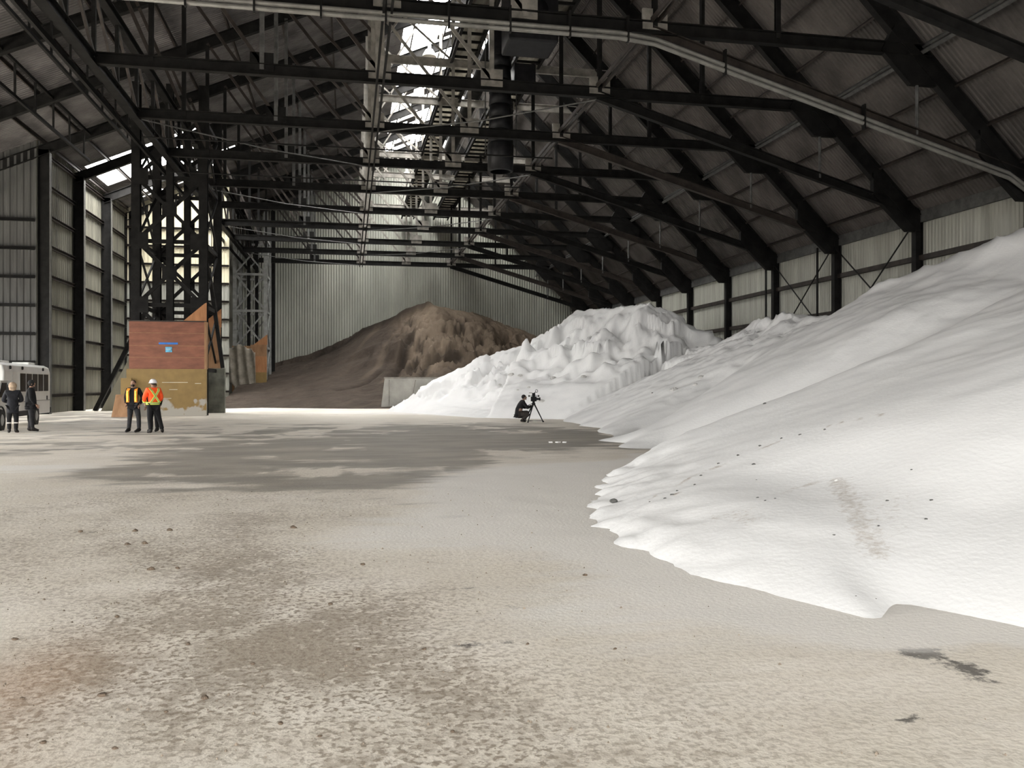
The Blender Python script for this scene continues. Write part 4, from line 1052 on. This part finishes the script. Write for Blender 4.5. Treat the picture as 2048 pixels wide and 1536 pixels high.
def people():
    BLK = mat('black cloth', (.006, .006, .007), .85, 0, .2, 12, bump=.01, bscale=9); CHAR = mat('charcoal parka cloth', (.012, .0125, .016), .85, 0, .2, 10, bump=.02, bscale=7)
    DEN = mat('dark grey trousers', (.02, .02, .022), .85, 0, .2, 9); BOOT = mat('dark boot leather', (.009, .007, .006), .6, 0, .2, 9)
    ORG = mat('fluorescent orange cloth', (.95, .10, .02), .7, 0, .06, 6, bump=.012, bscale=8)
    YLW = mat('yellow reflective band', (.62, .72, .12), .4, 0, .08, 8); SIL = mat('silver reflective band', (.35, .42, .16), .35, 0, .08, 8)
    AMB = mat('amber vest cloth', (.85, .30, .03), .6, 0, .1, 6); WHT = mat('white helmet plastic', (.80, .78, .80), .3)
    face = (.33, .2, .14)
    cam_dir = lambda x, y: math.atan2(-x, -y)
    # woman in parka, back towards the camera, arms folded in front
    yaw = 0
    J = stand(1.66, elL=(-.29, .02, 1.14), elR=(.29, .02, 1.14), wrL=(-.12, .2, 1.10), wrR=(.12, .2, 1.12), hipL=(-.08, 0, .9), hipR=(.08, 0, .9), anL=(-.1, -.02, .09), anR=(.1, -.02, .09), toL=(-.12, .13, .045), toR=(.16, .12, .045))
    r, P, hd = figure('person', 'person in a long dark parka seen from behind, fair hair, by the bus', (-10.95, 30.7, 0), math.radians(18), J, face,
        [dict(t='jacket', name='parka', m=CHAR, bulk=1.12, drop=.26), dict(t='trousers', m=BLK), dict(t='boots', m=BOOT, h=.22)],
        hair=dict(col=(.36, .27, .19), r=(.125, .125, .13), z0=-.2, zb=-1, long=True))
    for q in 'LR':
        a = P['an' + q]; MB().tube([a + Vector((0, 0, .24)), a + Vector((0, 0, .28))], .066, 10).build('boot_cuff', mat('pale boot cuff', (.55, .53, .5), .8), r, True, smooth=True)
    # man in black beside her, facing right
    J = stand(1.76, elL=(-.24, .0, 1.14), elR=(.25, .0, 1.14), wrL=(-.2, .14, .93), wrR=(.22, .15, .92), anL=(-.09, -.05, .09), toL=(-.09, .12, .045), anR=(.09, .05, .09), toR=(.1, .22, .045))
    r, P, hd = figure('person', 'person in a black jacket and dark cap facing right in front of the bus', (-10.7, 31.6, 0), math.radians(-70), J, face,
        [dict(t='jacket', m=BLK, bulk=1.15, drop=.08), dict(t='trousers', m=DEN), dict(t='boots', m=BOOT)],
        hair=dict(col=(.012, .012, .012), r=(.09, .108, .12), z0=-.1, zb=-1))
    # man in dark jacket with open hi-vis vest, facing the camera
    fc = math.radians(180 - 6)
    J = stand(1.76, anR=(.15, .0, .09), toR=(.19, .15, .045), anL=(-.2, .05, .09), toL=(-.12, .2, .045), knL=(-.19, .06, .5), elL=(-.28, -.06, 1.15), elR=(.28, -.08, 1.15), wrL=(-.22, .06, .93), wrR=(.2, .1, .97))
    r, P, hd = figure('person', 'bearded person in dark clothes with an open amber vest, facing the camera', (-7.12, 30.4, 0), fc, J, face,
        [dict(t='jacket', m=BLK, bulk=.98), dict(t='trousers', m=DEN), dict(t='boots', m=BOOT)],
        hair=dict(col=(.05, .03, .02), z0=.35, zb=.0))
    mm = MB(); mm.ell((0, .05, -.06), (.062, .055, .055), 12, 8); m = MB(); m.add([hd(*a) for a in mm.v], mm.f); m.build('beard', BOOT, r, True, smooth=True)
    for sx in (-1, 1):
        m = MB()
        pts = [(sx * .115, .07, 1.50), (sx * .13, .165, 1.42), (sx * .135, .185, 1.28), (sx * .13, .175, 1.14), (sx * .135, .17, 1.02)]
        vs = []; fs = []
        for (a, b, c) in pts: vs += [(a - .052, b, c), (a + .052, b - .02, c), (a + .052, b - .035, c), (a - .052, b - .015, c)]
        for k in range(len(pts) - 1):
            o_ = k * 4
            for e in range(4): fs.append((o_ + e, o_ + (e + 1) % 4, o_ + 4 + (e + 1) % 4, o_ + 4 + e))
        fs += [(3, 2, 1, 0), (16, 17, 18, 19)]
        m.add(vs, fs); vp = m.build('vest_panel', AMB, r, True)
        MB().box((sx * .13 - .022, .17, 1.05), (sx * .13 + .022, .2, 1.4)).build('reflective_strip', YLW, vp, True)
    # worker in orange jacket and white helmet, back three-quarter
    J = stand(1.76, anR=(.28, -.04, .09), toR=(.33, .10, .045), knR=(.2, .03, .5), anL=(-.08, .0, .09), toL=(-.12, .15, .045), elL=(-.28, .03, 1.16), elR=(.28, .03, 1.16), wrL=(-.2, .2, 1.02), wrR=(.2, .2, 1.02))
    r, P, hd = figure('person', 'worker in an orange reflective jacket and white hard hat seen from behind', (-6.32, 29.6, 0), math.radians(30), J, face,
        [dict(t='jacket', m=ORG, bulk=1.12, drop=0), dict(t='trousers', m=BLK, hem=.075), dict(t='boots', m=BOOT)],
        hair=dict(col=(.04, .03, .025), z0=.3, zb=-.1))
    he = MB(); mm = MB()
    mm.lathe((0, 0, .035), [(.0, .12), (.05, .115), (.09, .085), (.112, .04), (.118, .0), (.14, -.008), (.14, -.018), (.11, -.012)], 20)
    he.add([hd(a[0], a[1] * 1.12, a[2]) for a in mm.v], mm.f); he.build('hard_hat', WHT, r, True, smooth=True)
    def band(name, m, z, rx, ry, h=.03, pc=(0, 0)):
        mb = MB(); mb.lathe((0, 0, z), [(1, -h), (1, h)], 28)
        v = [((a[0]) * rx + pc[0], (a[1]) * ry + pc[1], a[2]) for a in mb.v]
        q = MB(); q.add(v, mb.f); o = q.build(name, m, r, True, smooth=True); s = o.modifiers.new('thickness', 'SOLIDIFY'); s.thickness = .008; return o
    band('waist_band', YLW, .995, .232, .195, .045); band('waist_stripe', SIL, .995, .238, .201, .022)
    def backstrap(x0, x1, x2, x3, m, wd, dy):
        pts = [(x0, -.06, 1.50), (x1, -.185, 1.42), ((x1 + x2) / 2, -.205, 1.27), (x2, -.195, 1.13), (x3, -.185, 1.03)]
        vs = []; fs = []
        for (a, b, c) in pts: vs += [(a - wd, b - dy, c), (a + wd, b - dy, c), (a + wd, b + .015, c), (a - wd, b + .015, c)]
        for k in range(len(pts) - 1):
            o_ = k * 4
            for e in range(4): fs.append((o_ + e, o_ + (e + 1) % 4, o_ + 4 + (e + 1) % 4, o_ + 4 + e))
        q = MB(); q.add(vs, fs); return q
    for a in (1, -1):
        b_ = backstrap(.14 * a, .11 * a, -.07 * a, -.14 * a, YLW, .036, .012).build('back_strap', YLW, r, True)
        backstrap(.14 * a, .11 * a, -.07 * a, -.14 * a, SIL, .018, .017).build('strap_stripe', SIL, b_, True)
    for q in 'LR':
        a = P['el' + q].lerp(P['wr' + q], .55); b2 = P['el' + q].lerp(P['wr' + q], .8)
        MB().tube([a, b2], [.072, .066], 12).build('cuff_band', YLW, r, True, smooth=True)
    # hidden companion
    J = stand(1.68)
    figure('person', 'person in black mostly hidden behind the worker in the orange jacket', (-6.52, 30.65, 0), math.radians(160), J, face,
        [dict(t='jacket', m=BLK, bulk=.95), dict(t='trousers', m=BLK), dict(t='boots', m=BOOT)], hair=dict(col=(.02, .016, .012), z0=.1, zb=-.5))
    # crouching cameraman, facing +x
    J = dict(pelvis=(0, -.12, .36), spine=(0, -.10, .56), chest=(0, -.01, .75), neck=(0, .09, .90), head=(0, .13, 1.03),
             shL=(-.18, .04, .83), shR=(.18, .04, .83), elL=(-.22, .20, .60), elR=(.22, .20, .60), wrL=(-.12, .42, .66), wrR=(.12, .42, .70),
             hipL=(-.1, -.06, .34), hipR=(.1, -.06, .34), knL=(-.14, .34, .44), knR=(.16, .30, .34), anL=(-.13, .08, .09), anR=(.14, -.04, .12), toL=(-.15, .24, .045), toR=(.15, .10, .05))
    figure('person', 'person in black crouching behind a film camera at the foot of the salt', (7.25, 35.4, 0), math.radians(-84), J, (.2, .13, .1),
        [dict(t='jacket', m=BLK, bulk=1.0), dict(t='trousers', m=mat('dark brown trousers', (.035, .03, .026), .85)), dict(t='boots', m=BOOT, h=.1)], hair=dict(col=(.012, .01, .009), z0=.2, zb=-.5), scale=1.03)
    # tripod and camera
    cx, cy = 7.78, 35.35
    r = thing('tripod', 'black film tripod standing before the crouching person', 'tripod', (cx, cy, 0))
    top = (cx, cy, .78)
    for a in (8, 140, 225):
        t = math.radians(a); ft = (cx + math.cos(t) * .44, cy + math.sin(t) * .44, .02)
        lg = MB().tube([(cx + math.cos(t) * .05, cy + math.sin(t) * .05, .76), ft], [.032, .022], 8).build('leg', BLK, r)
        MB().ell((ft[0], ft[1], .03), (.045, .045, .028), 10, 6).build('rubber_foot', BLK, lg)
        MB().tube([(cx, cy, .08), (ft[0], ft[1], .06)], .01, 6).build('spreader_arm', BLK, r)
    MB().lathe((cx, cy, .74), [(0, 0), (.07, 0), (.08, .06), (.05, .12), (.06, .16), (0, .16)], 16).build('fluid_head', BLK, r, smooth=True)
    MB().tube([(cx, cy, .84), (cx - .36, cy - .03, .68)], .012, 6).build('pan_handle', BLK, r)
    r = thing('film_camera', 'black film camera with side knobs and raised monitor, mounted on the tripod', 'camera', (cx, cy, .9))
    MB().box((cx - .11, cy - .08, .90), (cx + .12, cy + .08, 1.10)).build('camera_body', BLK, r, bevel=.015)
    MB().lathe((cx + .12, cy, 1.0), [(.045, 0), (.05, .04), (.045, .10), (.07, .14), (.07, .17), (0, .15)], 16, (1, 0, 0)).build('lens', BLK, r, smooth=True)
    MB().box((cx - .06, cy - .05, 1.10), (cx + .07, cy + .05, 1.26)).build('magazine', BLK, r, bevel=.02)
    MB().tube([(cx - .2, cy, 1.13), (cx + .22, cy, 1.13)], .012, 6).build('support_rod', BLK, r)
    for sx in (-.2, .22): MB().lathe((cx + sx, cy, 1.13), [(0, -.02), (.04, -.02), (.04, .02), (0, .02)], 12, (1, 0, 0)).build('knob', BLK, r)
    MB().tube([(cx + .02, cy, 1.25), (cx + .1, cy, 1.31)], .015, 6).build('monitor_arm', BLK, r)
    rg = MB(); pts = [(cx + .13 + .05 * math.cos(k / 14 * 2 * math.pi), cy, 1.34 + .06 * math.sin(k / 14 * 2 * math.pi)) for k in range(15)]
    rg.tube(pts, .012, 6); rg.build('focus_ring', BLK, r)
    MB().box((cx - .2, cy - .02, 1.25), (cx - .06, cy + .02, 1.28)).build('handle', STEELP, r)

# ------------------------------------------------------------ clods and pebbles
def clods():
    BR = mat('brown clod', (.12, .09, .065), .9, 0, .25, 20, bump=.01, bscale=40)
    GRY = mat('grey clod', (.10, .10, .095), .9, 0, .25, 20, bump=.01, bscale=40)
    WH = mat('salt clod', (.5, .49, .475), .85, 0, .1, 12, bump=.02, bscale=20)
    def rock(s, seed):
        rr = random.Random(seed)
        k = [(Vector((rr.uniform(-1, 1), rr.uniform(-1, 1), rr.uniform(-1, 1))).normalized(), rr.uniform(.5, .85)) for _ in range(7)]
        def fn(p):
            d = 1.0
            for n, c in k:
                q = p.dot(n)
                if q > c: d = min(d, c / q)
            return d
        m = MB(); m.ell((0, 0, 0), (s, s * rr.uniform(.6, 1), s * .55), 9, 6, fn); return m
    def P(u, v, z=0):
        a = (u - 1024) / F; b = (770 - v) / F; t = (z - CAMH) / b
        return (t * (a * math.cos(TH) + math.sin(TH)), t * (math.cos(TH) - a * math.sin(TH)))
    spots = [(205, 1392, 9), (85, 1488, 7), (45, 1400, 6), (410, 1398, 8), (230, 1500, 7), (588, 1056, 7), (302, 1139, 8), (355, 1138, 5), (716, 1301, 6), (270, 1062, 6), (340, 1061, 6), (160, 1064, 5), (848, 1300, 5),
             (1170, 1152, 5), (375, 1290, 5), (235, 1235, 5), (560, 1450, 6), (905, 1465, 5), (505, 1330, 5), (660, 1210, 5), (725, 1130, 5), (1230, 1300, 4), (255, 1090, 6), (290, 1088, 7), (640, 1475, 5), (332, 1426, 5), (1055, 1290, 4), (30, 1280, 6)]
    names = ['at the lower left', 'beside the rust stain']
    for i, (u, v, s) in enumerate(spots):
        x, y = P(u, v)
        o = rock(.0026 * s * (abs(v - 770) ** -1) * 770 * .9, i).build('dirt_clod', BR)
        o.location = (x, y, .008)
        side = 'left' if u < 700 else 'right'
        tag(o, 'small brown dirt clod lying on the dusty floor in the foreground', 'clod', 'brown clods on the floor')
    sal = [(1228, 1020, .06, GRY, 'dark rounded lump at the left toe of the near salt slope')]
    for (u, v, s, m, lab) in sal:
        x, y = P(u, v); o = rock(s, 91).build('salt_clod', m); o.location = (x, y, max(salt_at(x, y), 0) + s * .3); tag(o, lab, 'clod')
    L = [(1022, 750, .35, WH), (1041, 752, .3, WH), (1106, 758, .35, WH), (1000, 771, .2, WH), (1084, 803, .35, WH), (1168, 755, .3, WH), (1058, 776, .18, WH), (1036, 781, .15, WH), (1347, 780, .3, WH), (1404, 755, .25, WH),
         (1390, 770, .2, WH), (1305, 786, .1, GRY), (1530, 808, .1, GRY), (1507, 930, .07, GRY), (1345, 990, .07, GRY), (1672, 962, .05, WH), (1515, 996, .04, GRY), (1530, 1002, .04, GRY), (1550, 998, .035, GRY), (1775, 1005, .045, GRY), (1863, 1004, .045, GRY),
         (1852, 1042, .04, GRY), (1757, 1055, .035, GRY), (1668, 1072, .03, GRY), (1823, 940, .03, GRY), (1513, 961, .03, GRY), (1545, 1198, .028, WH), (1497, 1189, .035, WH), (1580, 1210, .02, GRY), (1752, 1198, .015, GRY), (1712, 1194, .015, GRY), (1402, 952, .05, GRY), (1437, 928, .05, GRY),
         (1390, 970, .045, GRY), (1330, 998, .05, GRY), (1300, 1005, .045, GRY), (1355, 983, .045, GRY), (1600, 870, .06, GRY), (1563, 878, .06, GRY), (1520, 893, .06, GRY), (1477, 912, .06, GRY), (1650, 860, .05, GRY)]
    for i, (u, v, s, m) in enumerate(L):
        p = hit(u, v)
        if p is None: continue
        s = s * (.45 if m is GRY else .6); o = rock(s, 200 + i).build('salt_clod', m); o.location = (p[0], p[1], p[2] + s * .05)
        if m is WH: tag(o, 'pale lump of caked salt lying on the far salt slope' if p[1] > 30 else 'pale lump of caked salt lying on the near salt slope', 'clod', 'white lumps on the far slope' if p[1] > 30 else 'white lumps on the near slope')
        else: tag(o, 'small dark clod resting on the far white salt slope' if p[1] > 30 else 'small dark clod resting on the near white salt slope', 'clod', 'dark clods on the far slope' if p[1] > 30 else 'dark clods on the near slope')
    for u in (1101, 1116, 1129):
        x, y = P(u, 886); o = MB().box((-.07, -.05, 0), (.07, .05, .03)).build('white_marker', mat('white card', (.8, .8, .78), .7), bevel=.005); o.location = (x, y, .01); o.rotation_euler = (0, 0, u)
        tag(o, 'small white marker on the wet dark floor below the cameraman', 'marker', 'row of white floor markers')
    # fine gravel: countless
    m = MB(); rr = random.Random(5)
    for _ in range(1500):
        y = 2.2 + 11 * rr.random() ** 1.6; x = rr.gauss(-.5, 1.1) * (.5 + y * .22) + .2
        if dpoly(np.array([[x]]), np.array([[y]]), SALT_TOE)[0, 0] > -.2: continue
        s = rr.choice((.003, .004, .005, .008)) * rr.uniform(.6, 1.3) * (1 + .04 * y); h = s * .7
        a = rr.uniform(0, 3); c, d = math.cos(a) * s, math.sin(a) * s
        m.add([(x + c, y + d, .0), (x - d, y + c, .0), (x - c, y - d, .0), (x + d * .8, y - c, .0), (x, y, h + .006), ], [(0, 1, 4), (1, 2, 4), (2, 3, 4), (3, 0, 4)])
    o = m.build('gravel', mat('fine gravel', (.22, .18, .14), .9, 0, .3, 20)); tag(o, 'fine brown gravel scattered over the foreground floor', 'gravel', kind='stuff')

floor()
shell()
salt()
sand()
steel()
towers()
gallery()
bus()
people()
clods()
